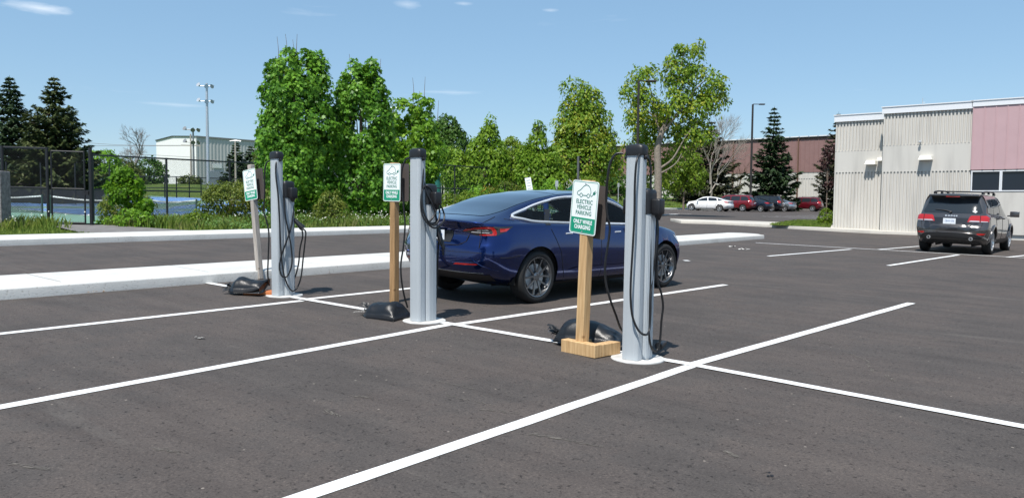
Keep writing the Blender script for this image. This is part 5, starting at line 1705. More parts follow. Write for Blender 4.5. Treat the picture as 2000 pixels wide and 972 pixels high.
# ------------------------------------------------------------------ poles and lamps
def floodlight(px, D, pyt, label, heads, r=.16, m=None):
    P = atd(px, D); H = hpx(P, pyt); m = m or K['steel']
    root = thing('floodlight_mast', label, 'floodlight', P)
    b = MB(); b.tube([(0, 0, -.3), (0, 0, H*.5), (0, 0, H)], [r, r*.85, r*.62], 10); b.build('mast', m, root, 40)
    for z, n in heads:
        s = D/60*.74
        b = MB(); b.tube([(-.72*s, 0, H-z*s), (.72*s, 0, H-z*s)], .05*s, 6); ar = b.build('crossarm', m, root, 40)
        for k in range(n):
            x = (-.72+1.44*k/(n-1))*s
            h = MB(); prof = [(.001, -.20), (.07, -.19), (.10, -.10), (.22, .06), (.235, .09), (.001, .085)]
            h.lathe([(a*s, c*s) for a, c in prof], 12)
            Mx = Matrix.Translation((x, -.1*s, H-z*s+.02*s)) @ Matrix.Rotation(R(25 if k % 2 else -22), 4, 'Z') @ Matrix.Rotation(R(62 if x < 0 else 118), 4, 'X') @ Matrix.Translation((0, 0, .12*s))
            h.build('lamp_head', m if n < 4 else m, root, 40, M=Mx)
    return root
floodlight(407, 72, 163, 'tall pale steel floodlight mast with six lamp heads before the warehouse', [(.28, 3), (1.85, 3)], .16)
floodlight(379, 128, 249.5, 'short looking floodlight mast far off in front of the warehouse corner', [(.2, 3), (1.5, 3)], .2, mat('dull_steel', (.25, .26, .27), .5, .5))
floodlight(768, 84, 205, 'floodlight mast whose lamp heads show between the two leafy trees', [(.3, 3), (1.4, 3)], .14)
# utility pole and its wires
up = atd(374, 132); uh = hpx(up, 262)
root = thing('utility_pole', 'thin wooden utility pole with crossarms standing before the white warehouse', 'utility pole', up)
b = MB(); b.tube([(0, 0, -.5), (0, 0, uh)], [.2, .13], 8); b.build('pole', K['grey_wood'], root, 40)
for z in (uh*.80, uh*.55):
    b = MB(); b.box((0, 0, z), (3.2, .16, .18), 0, Matrix.Rotation(R(10), 3, 'Z')); b.build('crossarm', K['grey_wood'], root)
K['wire'] = mat('wire', (.16, .16, .17), .6)
wr = thing('power_line', 'thin power wires crossing the sky left of the warehouse', 'wire', up)
for pts in ([(20, 262), (110, 273), (230, 283), (372, 284)], [(90, 284), (210, 285), (300, 285), (372, 284.5)], [(250, 300), (372, 307)], [(380, 307), (440, 316), (500, 322)]):
    P = []
    for px, py in pts:
        v = ray(px, py); P.append(CAM+v*132-up)
    b = MB(); b.tube(catmull(P, 4), .035, 5); b.build('wire', K['wire'], wr)
up = atd(461, 96); uh = hpx(up, 275)
root = thing('street_lamp', 'pale slim lamp pole with two short arms between the far conifers', 'lamp post', up)
b = MB(); b.tube([(0, 0, -.3), (0, 0, uh)], [.16, .10], 8); b.build('pole', K['grey_wood'], root, 40)
b = MB(); b.tube([(-.7, 0, uh-.05), (0, 0, uh+.03), (.7, 0, uh-.05)], .05, 6); b.build('arm', K['steel'], root, 40)
def street_lamp(px, D, pyt, label, arm, m, r=.09, head=True):
    P = atd(px, D); P = on_bank(P); H = hpx(P, pyt)
    root = thing('street_lamp', label, 'lamp post', P)
    b = MB(); b.tube([(0, 0, -.3), (0, 0, H)], [r, r*.75], 8); b.build('pole', m, root, 40)
    if head:
        b = MB(); b.box((arm*.55, 0, H+.02), (arm*1.1, .12, .07)); b.build('arm', m, root, bevel=.02)
        b = MB(); b.box((arm*1.1+.22*(1 if arm > 0 else -1), 0, H+.01), (.62, .34, .13)); b.build('lamp_head', m, root, bevel=.04, seg=2)
    return root
street_lamp(1243, 50, 159, 'tall dark lamp post rising behind the nearest charging post, before the open maple', .55, K['dark_steel'], .10)
street_lamp(1465, 84, 204, 'dark brown lamp post standing alone left of the spruce by the far cars', .7, K['dark_steel'], .14)
street_lamp(1128, 46, 305, 'short grey pole just left of the nearest timber sign', .3, mat('pole_grey', (.14, .14, .145), .5, .4), .085, False)
# small signs and the play frame seen over the blue car
def plate_sign(px, D, pyt, pyb, w, tilt, label):
    P = on_bank(atd(px, D)); H = hpx(P, pyt); z0 = hpx(P, pyb)
    root = thing('notice_sign', label, 'sign', P, (0, tilt, R(-8)))
    b = MB(); b.cyl((0, .03, -.2), (0, .03, H), .03, n=8); b.build('post', K['steel'], root, 40)
    b = MB(); b.box((0, 0, (H+z0)/2), (w, .012, H-z0)); pl = b.build('plate', K['sign_white'], root)
    g = MB()
    for k in range(4): g.box((0, -.008, z0+(H-z0)*(.2+.2*k)), (w*.6, .003, (H-z0)*.05))
    g.build('faded_print', mat('faded_print', (.42, .44, .48), .6), pl)
plate_sign(1047, 30, 345.5, 372, .24, R(-10), 'small white notice plate tilted on its post, just over the blue car roof')
K['play_white'] = mat('play_white', (.62, .60, .55), .6); K['play_teal'] = mat('play_teal', (.02, .15, .13), .5)
pp = atd(862, 56); root = thing('climbing_frame', 'playground climbing frame with pale posts and a teal cap behind the fence', 'play frame', pp)
s = 56/1500
for dx, h0, h1, w in ((-1, 326, 410, .13), (6, 346, 410, .12), (12, 342, 410, .12), (26, 350, 410, .10), (33, 358, 410, .08), (40, 360, 410, .08)):
    zt = hpx(pp, h1*0+h0); b = MB(); b.cyl((dx*s, 0, 0), (dx*s, 0, zt), w*.6, n=8); b.build('post', K['play_white'], root, 40)
zt = hpx(pp, 344); b = MB(); b.lathe([(.42, zt-.05), (.44, zt), (.30, zt+.14), (.001, zt+.2)], 14, 0, 'z', (-8*s, 0, 0)); b.cyl((-8*s, 0, 0), (-8*s, 0, zt), .3, n=12); b.build('teal_tower', K['play_teal'], root, 40)
for pyr in (352, 372):
    zt = hpx(pp, pyr); b = MB(); b.beam((4*s, 0, zt), (44*s, 0, zt), .08, .08); b.build('rail', K['play_white'], root)
pp = atd(1118, 52); root = thing('play_slide', 'green slide of the playground peeping above the roof of the blue car', 'slide', pp)
b = MB(); zt = hpx(pp, 358); z2 = hpx(pp, 374)
b.add([(-.7, -.3, 0), (.35, -.3, 0), (.35, -.3, zt), (.1, -.3, zt), (-.6, -.3, z2), (-.7, .3, 0), (.35, .3, 0), (.35, .3, zt), (.1, .3, zt), (-.6, .3, z2)], [(0, 1, 2, 3, 4), (9, 8, 7, 6, 5), (1, 6, 7, 2), (2, 7, 8, 3), (3, 8, 9, 4), (4, 9, 5, 0)])
b.build('chute', mat('slide_green', (.0, .10, .055), .5), root)
def marker(px, D, pyt, label):
    P = on_bank(atd(px, D)); H = hpx(P, pyt); root = thing('marker_post', label, 'post', P)
    b = MB(); b.cyl((0, 0, -.1), (0, 0, H), .035, n=8); b.build('post', K['steel'], root, 40)
    b = MB(); b.box((0, -.04, H-.18), (.16, .012, .3)); b.build('plate', K['steel'], root)
marker(1086.5, 40, 352, 'thin pale marker post just right of the white notice plate')
marker(1207, 60, 357, 'thin grey marker post on the far grass left of the nearest charging post')
# ------------------------------------------------------------------ trees, shrubs, grass
LEAF6 = np.array([(0, -.5), (.42, -.22), (.36, .16), (0, .58), (-.36, .16), (-.42, -.22)])
LEAF4 = np.array([(0, -.5), (.30, .02), (0, .55), (-.30, .02)])
MAPLE = np.array([(0, -.42), (.40, -.30), (.24, -.06), (.52, .12), (.17, .18), (0, .60), (-.17, .18), (-.52, .12), (-.24, -.06), (-.40, -.30)])

from mathutils import noise as mnoise
def unit(a): return a/np.maximum(1e-9, np.linalg.norm(a, axis=-1, keepdims=True))

def leaves(name, C, Nn, S, mat_, parent, shape=LEAF4, fold=.18, stem=None):
    """one small face per leaf: centres C, normals Nn, sizes S; stem fixes the direction the leaf tip points"""
    n = len(C); Nn = unit(Nn)
    t = RNG.normal(size=(n, 3)) if stem is None else stem+RNG.normal(size=(n, 3))*.25
    t = unit(t-Nn*np.sum(t*Nn, 1, keepdims=True)); u = np.cross(t, Nn)
    k = len(shape)
    V = C[:, None, :]+(u[:, None, :]*shape[None, :, 0:1]+t[:, None, :]*shape[None, :, 1:2])*S[:, None, None]
    V = V-Nn[:, None, :]*(np.abs(shape[None, :, 0:1])*fold*2*S[:, None, None])
    me = poly_mesh(V.reshape(-1, 3), k); me.materials.append(mat_)
    return link(name, me, parent)

def dirs(n):
    return unit(RNG.normal(size=(n, 3)))

def crown_clumps(lobes, dens, shell=.62):
    """clump centres and outward directions inside overlapping ellipsoids"""
    C, N = [], []
    for (cx, cy, cz, rx, ry, rz) in lobes:
        area = 4*math.pi*((rx*ry)**1.6/3+(rx*rz)**1.6/3+(ry*rz)**1.6/3)**(1/1.6)
        n = max(5, int(area*dens)); d = dirs(n)
        rr = (shell+(1-shell)*RNG.random(n)**.6)[:, None]*(1+RNG.normal(size=(n, 1))*.06)
        p = d*rr*np.array([rx, ry, rz])+np.array([cx, cy, cz])
        keep = np.ones(n, bool)
        for (ax, ay, az, bx, by, bz) in lobes:
            if (ax, ay, az) == (cx, cy, cz): continue
            q = (p-np.array([ax, ay, az]))/np.array([bx, by, bz]); keep &= np.sum(q*q, 1) > .42
        C.append(p[keep]); N.append(unit(d/np.array([rx, ry, rz]))[keep])
    return np.concatenate(C), np.concatenate(N)

def dome_leaves(C, N, per, rad, size, up=.55, droop=.5, rnd=.55, flat=.35):
    """each clump is a small drooping dome of leaves, like shingles"""
    n = len(C); ax = unit(N+np.array([0, 0, up])*1.0+RNG.normal(size=(n, 3))*.25)
    ax_ = np.repeat(ax, per, 0); c = np.repeat(C, per, 0)
    r = RNG.normal(size=(n*per, 3)); r = r-ax_*np.sum(r*ax_, 1, keepdims=True); r = unit(r)
    rad_ = np.repeat(rad*(.6+.8*RNG.random(n)), per)[:, None]
    q = np.sqrt(RNG.random((n*per, 1)))
    p = c+r*q*rad_+ax_*(rad_*flat*(1-q*q)*1.2)-np.array([0, 0, 1])*(q*q*rad_*droop)+RNG.normal(size=(n*per, 3))*rad*.10
    nn = unit(ax_*1.0+r*q*1.0+RNG.normal(size=(n*per, 3))*rnd)
    s = size*(.65+.7*RNG.random(n*per))
    return p, nn, s, unit(r*.6-np.array([0, 0, .7]))

def trunk_mesh(name, parent, m, spec, twigs=()):
    b = MB()
    for pts, rs in spec:
        P = catmull(pts, 4) if len(pts) > 2 else [Vector(p) for p in pts]
        k = len(P); r = [rs[0]+(rs[1]-rs[0])*(i/(k-1))**.8 for i in range(k)]
        b.tube(P, r, 8 if rs[0] > .06 else 5)
    return b.build(name, m, parent, 60)

def limbs_to(lobes, h0, H, r, seed, n=14, base=(0, 0, 0), lean=0.):
    rj = random.Random(seed); sp = [([base, (lean*.4, .03, H*.33), (lean*.8, -.03, H*.62), (lean, 0, H*.92)], (r, r*.2))]
    for i in range(n):
        l = lobes[rj.randrange(len(lobes))]
        d = Vector((rj.gauss(0, 1), rj.gauss(0, 1), rj.gauss(.2, .8))).normalized()
        e = Vector((l[0]+d.x*l[3]*.8, l[1]+d.y*l[4]*.8, l[2]+d.z*l[5]*.8))
        z0 = h0+rj.random()*max(.1, (min(e.z, H*.85)-h0)*.6); s = Vector((lean*z0/H, 0, z0))
        md = s.lerp(e, .5)+Vector((0, 0, -.06*(e-s).length)); sp.append(([s, md, e], (r*.42*(1-.5*z0/H), r*.06)))
    return sp

G_DARK = leaf_mat('maple_leaf', [(0.043, 0.120, 0.017), (0.078, 0.201, 0.022), (0.135, 0.298, 0.029), (0.216, 0.401, 0.046)], .30, .38)
G_MID = leaf_mat('fresh_leaf', [(0.065, 0.163, 0.017), (0.120, 0.259, 0.023), (0.195, 0.363, 0.033), (0.303, 0.478, 0.050)], .36)
G_YEL = leaf_mat('yellow_green_leaf', [(.075, .14, .012), (.12, .20, .018), (.17, .25, .025), (.24, .30, .04)], .38)
G_BEECH = leaf_mat('deep_leaf', [(0.038, 0.090, 0.016), (0.061, 0.131, 0.021), (0.094, 0.179, 0.029)], .30)
G_MAPLE2 = leaf_mat('open_maple_leaf', [(0.065, 0.144, 0.020), (0.130, 0.240, 0.024), (0.238, 0.325, 0.033), (0.433, 0.383, 0.059)], .34)
G_OLIVE = leaf_mat('olive_leaf', [(0.065, 0.091, 0.026), (0.098, 0.130, 0.033), (0.143, 0.176, 0.046)], .3)
G_HEDGE = leaf_mat('hedge_leaf', [(0.065, 0.104, 0.019), (0.111, 0.156, 0.026), (0.169, 0.208, 0.033), (0.234, 0.208, 0.039)], .32)
G_SAP = leaf_mat('sapling_leaf', [(.07, .17, .012), (.11, .24, .015), (.17, .32, .02)], .42)
G_FRESH = leaf_mat('young_leaf', [(0.078, 0.161, 0.014), (0.124, 0.230, 0.020), (0.182, 0.299, 0.028), (0.260, 0.356, 0.040)], .38)
G_WEED = leaf_mat('weed_leaf', [(.07, .16, .03), (.12, .23, .05), (.19, .28, .09)], .35)
G_ORANGE = leaf_mat('orange_leaf', [(.06, .11, .015), (.09, .15, .02), (.14, .17, .025), (.42, .20, .02)], .35)
G_PURPLE = leaf_mat('purple_leaf', [(.03, .014, .014), (.045, .02, .018), (.065, .028, .028)], .25)
G_SPRUCE = leaf_mat('spruce_needle', [(0.013, 0.029, 0.012), (0.023, 0.047, 0.016), (0.042, 0.070, 0.021)], .10, .6)
G_SPRUCE2 = leaf_mat('dusty_spruce_needle', [(.03, .036, .018), (.05, .056, .026), (.075, .075, .036)], .12, .6)
G_SPRUCE3 = leaf_mat('golden_spruce_needle', [(0.018, 0.034, 0.012), (0.047, 0.065, 0.018), (0.091, 0.104, 0.029)], .14, .6)
G_GRASS = leaf_mat('grass_blade', [(.11, .19, .03), (.17, .26, .045), (.24, .31, .07), (.33, .34, .13)], .35, .6)
G_LAWN = leaf_mat('lawn_blade', [(.11, .18, .03), (.16, .23, .04), (.23, .27, .065)], .3, .6)

DENS = 2.3
PX = lambda D: D/F_PX      # metres per picture pixel at depth D

def tree(name, label, px, D, lobes_px, mat_, leaf, per, rad, dens, r_trunk, group=None, bark=None, twigs=(), shape=LEAF4, cat='tree', shell=.6, droop=.5, limbs=14, up=.55, trunk_spec=None, bank=False, depthk=.8, dz=0., rnd=.55, lump=0., lump_s=1.):
    """lobes_px: (dx, top, bottom, half width) in picture pixels, turned into metres at depth D"""
    P = atd(px, D)
    if bank: P = on_bank(P)
    P.z += dz
    s = PX(D); root = thing(name, label, cat, P, (0, 0, 0), group)
    lobes = []; H = 0
    for l in lobes_px:
        dx, t, b, w = l[:4]; dy = l[4] if len(l) > 4 else 0
        zt, zb = hpx(P, t), hpx(P, b); lobes.append((dx*s, dy, (zt+zb)/2, w*s, w*s*depthk, max(.1, (zt-zb)/2))); H = max(H, zt)
    C, N = crown_clumps(lobes, dens*DENS, shell)
    if lump:
        C = C+N*np.array([mnoise.noise(Vector(tuple(c*1.1/lump_s))) for c in C])[:, None]*lump
    ok = C[:, 2] > .05; C, N = C[ok], N[ok]
    p, nn, sz, st = dome_leaves(C, N, per, rad, leaf*1.12, up, droop, rnd)
    leaves('crown', p, nn, sz, mat_, root, shape, stem=st)
    if trunk_spec: sp = [([tuple((x*s, y, hpx(P, py)) if py is not None else (x*s, y, -.1)) for x, y, py in pts], (a*s, b*s)) for pts, a, b in trunk_spec]
    else: sp = limbs_to(lobes, min(H*.3, max(.3, min(l[2]-l[5] for l in lobes))), H, r_trunk, int(px)+3, limbs)
    for (dx, t, b) in twigs:
        sp.append(([(dx*s, 0, hpx(P, b)), (dx*s+.02, .01, hpx(P, (t+b)/2)), (dx*s+(.05 if dx > 0 else -.03), 0, hpx(P, t))], (.018, .007)))
    trunk_mesh('trunk', root, bark or K['bark'], sp)
    return root

# the two clipped columnar maples and their smaller neighbour
tree('maple_tree', 'tallest dense columnar maple with bare twigs sticking out on top, left of centre', 578, 32,
     [(-18, 88, 180, 30), (20, 93, 190, 26), (48, 115, 220, 18), (-38, 108, 230, 18), (0, 120, 300, 52), (-30, 190, 330, 40), (30, 160, 340, 44), (-52, 205, 300, 18), (0, 250, 425, 62), (-30, 320, 430, 34), (38, 330, 428, 30), (-8, 300, 400, 66)],
     G_DARK, .14, 76, .40, 1.6, .16, lump=.45, twigs=((-32, 72, 130), (-16, 67, 110), (3, 67, 110), (-2, 78, 120)), shape=MAPLE, shell=.66, droop=.75, up=.35)
tree('maple_tree', 'second columnar maple, right of the tallest one, narrow and clipped with two peaks', 706, 33,
     [(22, 112, 200, 16), (-8, 122, 230, 24), (-30, 138, 250, 17), (38, 150, 270, 14), (5, 150, 330, 42), (-34, 190, 330, 24), (22, 240, 400, 40), (-40, 240, 420, 30), (0, 300, 432, 50), (40, 300, 420, 24), (-58, 230, 400, 20)],
     G_DARK, .14, 76, .40, 1.6, .15, lump=.45, twigs=((-21, 106, 150), (36, 115, 160), (-6, 114, 150)), shape=MAPLE, shell=.66, droop=.75, up=.35)
tree('maple_tree', 'smaller light green maple with four bare twigs on top, third of the clipped maples', 808, 36,
     [(12, 186, 240, 20), (-8, 195, 260, 26), (22, 215, 270, 18), (0, 225, 300, 34), (-45, 270, 360, 36), (10, 270, 380, 36), (-70, 310, 420, 32), (-20, 330, 425, 36), (38, 245, 330, 16)],
     G_MID, .155, 60, .42, 1.35, .13, lump=.5, twigs=((-1, 152, 200), (20, 150, 200), (9, 178, 210), (46, 196, 240)), shape=MAPLE, shell=.55, droop=.7, up=.4)
# row of young trees behind the side fence
tree('broadleaf_tree', 'dark green rounded tree with a pointed top, first in the row behind the fence', 868, 62,
     [(4, 222, 300, 20), (-12, 240, 330, 26), (18, 245, 340, 28), (0, 270, 380, 40)], G_BEECH, .22, 20, .46, 3.2, .2, 'young trees behind the side fence')
tree('broadleaf_tree', 'bright green tree with a slim leading tip, second in the row behind the fence', 950, 54,
     [(7, 226, 262, 7), (4, 246, 300, 17), (-14, 268, 330, 22), (20, 272, 335, 22), (0, 290, 375, 40), (-38, 310, 380, 26), (-62, 290, 370, 24)], G_FRESH, .2, 20, .44, 3.6, .14, 'young trees behind the side fence')
tree('broadleaf_tree', 'bright green tree with a spire top right before the round maple, third in its row', 1046, 54,
     [(4, 235, 275, 7), (2, 258, 310, 17), (-16, 285, 340, 24), (22, 290, 345, 24), (0, 300, 378, 42), (36, 325, 380, 22)], G_FRESH, .2, 20, .44, 3.6, .14, 'young trees behind the side fence')
tree('broadleaf_tree', 'small yellow green tree squeezed between the second and the third in the row', 1000, 58,
     [(0, 270, 330, 20), (-8, 290, 372, 30), (8, 310, 376, 28)], G_YEL, .2, 20, .44, 3.4, .12, 'young trees behind the side fence')
tree('maple_tree', 'round topped light green maple standing alone left of the open tall one', 1138, 64,
     [(-10, 157, 205, 22), (8, 172, 220, 22), (-24, 190, 250, 26), (18, 205, 262, 28), (0, 220, 290, 44), (-34, 240, 310, 30), (36, 245, 325, 30), (0, 270, 345, 54), (-40, 290, 345, 26), (44, 290, 345, 26)],
     G_MAPLE2, .24, 38, .75, 1.0, .26, lump=1.1, lump_s=2., bark=K['bark_dark'], shell=.5, bank=True)
OM = tree('maple_tree', 'tall open maple with visible pale branching trunk right behind the nearest charging post', 1286, 52,
     [(38, 80, 122, 16), (62, 84, 112, 18), (26, 108, 170, 26), (68, 122, 180, 30), (100, 140, 190, 30), (108, 178, 220, 24), (76, 180, 240, 34), (30, 160, 240, 34), (-30, 130, 170, 24), (-52, 158, 195, 24), (-24, 172, 230, 28), (-46, 205, 260, 26), (-10, 215, 290, 34, 1.8), (56, 232, 300, 34, .8), (-34, 260, 335, 28, 2.4), (26, 285, 345, 24, 2.4), (84, 240, 285, 26), (4, 190, 240, 22, .8), (-24, 325, 372, 20, 3.)],
     G_MAPLE2, .20, 34, .62, 1.0, .2, lump=.6, lump_s=1.5, bark=K['bark_pale'], shell=.30,
     trunk_spec=[([(-2, 0, None), (-2, 0, 340), (-4, 0, 290), (6, 0, 250)], 8.5, 5.5), ([(6, 0, 252), (20, 0, 210), (34, 0, 150), (44, 0, 95)], 4, .8), ([(2, 0, 265), (-8, .2, 230), (-14, .3, 190), (-26, .3, 150)], 3.2, .7),
                 ([(4, 0, 262), (34, -.2, 220), (66, -.3, 175), (92, -.2, 150)], 3.2, .7), ([(0, 0, 330), (24, -.3, 310), (46, -.4, 270), (72, -.4, 235)], 2.6, .7), ([(20, 0, 212), (44, .3, 160), (62, .3, 100)], 2, .6),
                 ([(-8, .2, 230), (-30, .2, 210), (-50, .2, 180)], 2, .6), ([(34, -.2, 220), (70, -.2, 210), (104, -.1, 200)], 2, .6), ([(0, 0, 340), (16, -.4, 330), (30, -.5, 318), (40, -.5, 300)], 2.2, .7)], bank=True)
tree('broadleaf_tree', 'low bright yellow green tree under the open maple, before the hall', 1335, 80, [(0, 288, 345, 30), (-22, 310, 372, 26), (20, 320, 372, 24)], G_YEL, .3, 14, .55, 1.3, .14, bank=True)
tree('broadleaf_tree', 'dark thin leaved tree before the hall, between the two maples', 1190, 90, [(0, 315, 375, 26), (-20, 330, 385, 22), (24, 330, 390, 24), (60, 345, 392, 26), (95, 340, 392, 24)], G_BEECH, .3, 10, .55, .8, .14, bank=True, shell=.3)

def spruce(name, label, px, D, top, base, halfw, mat_, whorls=26, per=13, sprig=.34, group=None, bank=False, bare=0., dx_top=0., seed=1, droop=.35, dz=0., cat='spruce', power=.85):
    P = atd(px, D)
    if bank: P = on_bank(P)
    P.z += dz
    s = PX(D); H = hpx(P, top); Rr = halfw*s; root = thing(name, label, cat, P, (0, 0, 0), group); rj = random.Random(seed)
    zb = max(.15, hpx(P, base))
    C, N, S, T = [], [], [], []; b = MB()
    b.tube([(0, 0, -.2), (dx_top*s*.5, 0, H*.5), (dx_top*s, 0, H)], [H*.014+.04, H*.009+.02, .012], 7)
    for k in range(whorls):
        f = (k+.3*rj.random())/whorls; z0 = zb+(H-zb)*f; L0 = Rr*(1-f)**power*(.80+.36*rj.random())+.12
        nb = max(4, int(per*(1-.45*f)))
        a0 = rj.random()*6.28
        for q in range(nb):
            z = z0+(H-zb)/whorls*rj.uniform(-.75, .75)*(1-f); a = a0+6.283*q/nb+rj.uniform(-.3, .3); L = L0*rj.choice((rj.uniform(.5, .85), rj.uniform(.8, 1.05), rj.uniform(.95, 1.22))); d = Vector((math.cos(a), math.sin(a), 0))
            side = Vector((-d.y, d.x, 0)); x0 = dx_top*s*(z/H)
            def pt(t): return Vector((x0, 0, z))+d*(L*t)+Vector((0, 0, -droop*L*math.sin(t*2.0)*.9+(.22*L*t*t if f > .2 else .1*L*t)))
            if k % 2 == 0 or L > Rr*.5: b.tube([pt(0), pt(.5), pt(.95)], [.02+.012*L, .012+.006*L, .006], 4, cap=False)
            n = int(L/sprig*8.5)+4
            for i in range(n):
                t = .12+.88*math.sqrt((i+rj.random())/n) if rj.random() > bare else .3+.6*rj.random()
                w = (1-t)*.42*L+.08
                o = rj.uniform(-1, 1)*w; c = pt(t)+side*o+Vector((0, 0, -abs(o)*.18+rj.uniform(-.06, .04)))
                C.append(c); T.append(d*.8+side*(o/w*.8)+Vector((0, 0, -.25))); N.append(Vector((rj.gauss(0, .45), rj.gauss(0, .45), 1))+d*.35); S.append(sprig*rj.uniform(.7, 1.35)*(1-.35*f))
    SH = np.array([(0, -.5), (.20, -.1), (.13, .3), (0, .6), (-.13, .3), (-.20, -.1)])
    leaves('crown', np.array([tuple(c) for c in C]), np.array([tuple(c) for c in N]), np.array(S), mat_, root, SH, .12, stem=np.array([tuple(c) for c in T]))
    b.build('trunk', K['bark_dark'], root, 60)
    return root
spruce('spruce_tree', 'dark spruce at the far left edge, left of the broad golden tinged one', 26, 66, 147, 392, 84, G_SPRUCE, 34, 17, .50, seed=3, power=.8)
spruce('spruce_tree', 'broad spruce with golden green tips behind the tennis gate', 112, 62, 148, 392, 98, G_SPRUCE3, 34, 18, .50, seed=4, power=.78)
spruce('spruce_tree', 'dark upright spruce standing alone beside the far lamp post and parked cars', 1507, 90, 207, 398, 56, G_SPRUCE, 27, 13, .62, bank=True, seed=5)
spruce('spruce_tree', 'spruce partly hidden by the left end of the pale ribbed building', 1632, 100, 218, 402, 54, G_SPRUCE2, 26, 13, .55, bank=True, seed=6)
spruce('spruce_tree', 'wide dusty grey green spruce behind the leafless birch, left of the lamp post', 1385, 96, 232, 400, 76, G_SPRUCE2, 24, 12, .70, bank=True, bare=.2, seed=8)
spruce('spruce_tree', 'small dark spruce behind the wide dusty one, its crown half hidden', 1345, 100, 300, 402, 50, G_SPRUCE, 16, 11, .7, bank=True, seed=9)
spruce('pine_tree', 'dark conifer before the warehouse side, left of its slim neighbour', 462, 100, 276, 372, 36, G_SPRUCE, 22, 12, .62, seed=10, cat='pine')
spruce('pine_tree', 'slim dark conifer before the warehouse side, beside the clipped maple', 490, 104, 283, 372, 32, G_SPRUCE, 20, 11, .62, seed=12, cat='pine')
spruce('pine_tree', 'tip of a dark conifer showing between the round maple and the open maple', 1196, 110, 268, 400, 26, G_SPRUCE, 18, 11, .7, seed=13, bank=True, cat='pine')
tree('plum_tree', 'dark purple leaved tree before the spruce at the left end of the pale building', 1614, 97, [(2, 284, 318, 11), (-8, 306, 326, 9), (6, 340, 372, 8)], G_PURPLE, .3, 14, .5, .8, .09, bank=True, shell=.3)

def bare_tree(name, label, px, D, top, spread, m, seed, levels=4, base_py=None, bank=False, r0=None, catk='tree', forks=3, lean=0., z_fork=.28):
    P = atd(px, D)
    if bank: P = on_bank(P)
    H = hpx(P, top); s = PX(D); root = thing(name, label, catk, P); rj = random.Random(seed); b = MB(); sprigs = MB()
    r0 = r0 or H*.014
    def grow(p, d, L, r, lv):
        e = p+d*L; mid = p.lerp(e, .5)+Vector((rj.gauss(0, .05), rj.gauss(0, .05), 0))*L
        (b if lv > 1 else sprigs).tube([p, mid, e], [r, r*.82, r*.6], 6 if lv > 2 else 4, cap=False)
        if lv <= 0: return
        for i in range(forks+(1 if lv < 3 else 0)):
            t = rj.uniform(.45, 1.) if i else 1.
            a = rj.uniform(0, 6.28); k = rj.uniform(.3, .75)*spread
            u = d.orthogonal().normalized(); w = d.cross(u)
            nd = (d+(u*math.cos(a)+w*math.sin(a))*k+Vector((0, 0, .12))).normalized()
            grow(p+(e-p)*t, nd, L*rj.uniform(.58, .8), r*.58, lv-1)
    grow(Vector((0, 0, -.2)), Vector((lean, 0, 1)).normalized(), H*z_fork+.2, r0, levels)
    b.add(sprigs.v, sprigs.f); b.build('trunk', m, root, 60)
    return root
GREYBARK = mat('grey_twigs', (.22, .20, .19), .9)
bare_tree('bare_tree', 'leafless grey tree against the sky left of the white warehouse', 262, 110, 252, 1.15, GREYBARK, 5, 6, r0=.22, z_fork=.36)
bare_tree('birch_tree', 'leafless pale birch standing before the wide dusty spruce', 1384, 88, 200, .85, mat('birch_bark', (.27, .24, .20), .85), 14, 6, bank=True, r0=.15, lean=.04, z_fork=.32)
bare_tree('young_tree', 'thin bare young tree against the brown siding, left of the dark lamp post', 1441, 98, 298, .6, mat('brown_twigs', (.20, .13, .09), .9), 15, 4, bank=True, r0=.06)
# masses beyond the courts
for (px, D, l, m, lab) in ((205, 92, [(0, 292, 350, 30), (-14, 310, 385, 30), (22, 318, 385, 28)], G_MID, 'bright leafy tree right of the golden tipped spruce, behind the courts'),
        (248, 104, [(0, 310, 372, 26), (14, 325, 375, 24)], G_OLIVE, 'olive green tree in front of the leafless grey tree'),
        (292, 108, [(0, 305, 370, 26), (16, 318, 374, 20), (-16, 325, 374, 20)], G_BEECH, 'grey green tree against the left wall of the white warehouse'),
        (512, 88, [(0, 272, 340, 14), (8, 300, 390, 18), (-12, 320, 392, 20)], G_OLIVE, 'brownish green tree squeezed against the left of the tallest clipped maple'),
        (756, 70, [(0, 215, 300, 20), (4, 270, 380, 26)], G_OLIVE, 'sparse brownish tree showing between the second and third clipped maples')):
    tree('broadleaf_tree', lab, px, D, l, m, .34, 12, .62, 1.2, .2)
tree('round_shrub', 'round clipped shrub at the foot of the warehouse corner', 372, 118, [(0, 343, 362, 22)], G_OLIVE, .3, 12, .5, 2, .08, cat='shrub')
# shrubs in the planting strip and along the fence
tree('sapling', 'bright yellow green maple sapling in the planting strip before the tennis court', 250, 25.5,
     [(-2, 326, 352, 14), (-14, 340, 372, 20), (14, 345, 375, 18), (0, 360, 400, 32), (-24, 352, 380, 16), (32, 385, 410, 18)], G_SAP, .105, 20, .17, 9, .035, shape=MAPLE, shell=.4, limbs=10)
tree('shrub', 'loose olive green shrub around the foot of the maple sapling', 246, 26.5, [(-20, 378, 430, 28), (24, 372, 430, 30), (0, 380, 432, 44), (-40, 395, 432, 18)], G_HEDGE, .07, 22, .16, 9, .03, cat='shrub', limbs=22)
tree('shrub', 'low rounded bright green shrub in front of the maple sapling', 262, 23.6, [(-6, 408, 446, 28), (16, 412, 446, 20)], G_MID, .07, 22, .14, 12, .02, cat='shrub')
tree('shrub', 'low leafy green planting beside the thick gate post, left of the sapling', 205, 24.2, [(-14, 428, 446, 12), (6, 424, 447, 16), (24, 420, 447, 14)], G_MID, .06, 20, .12, 14, .02, cat='shrub')
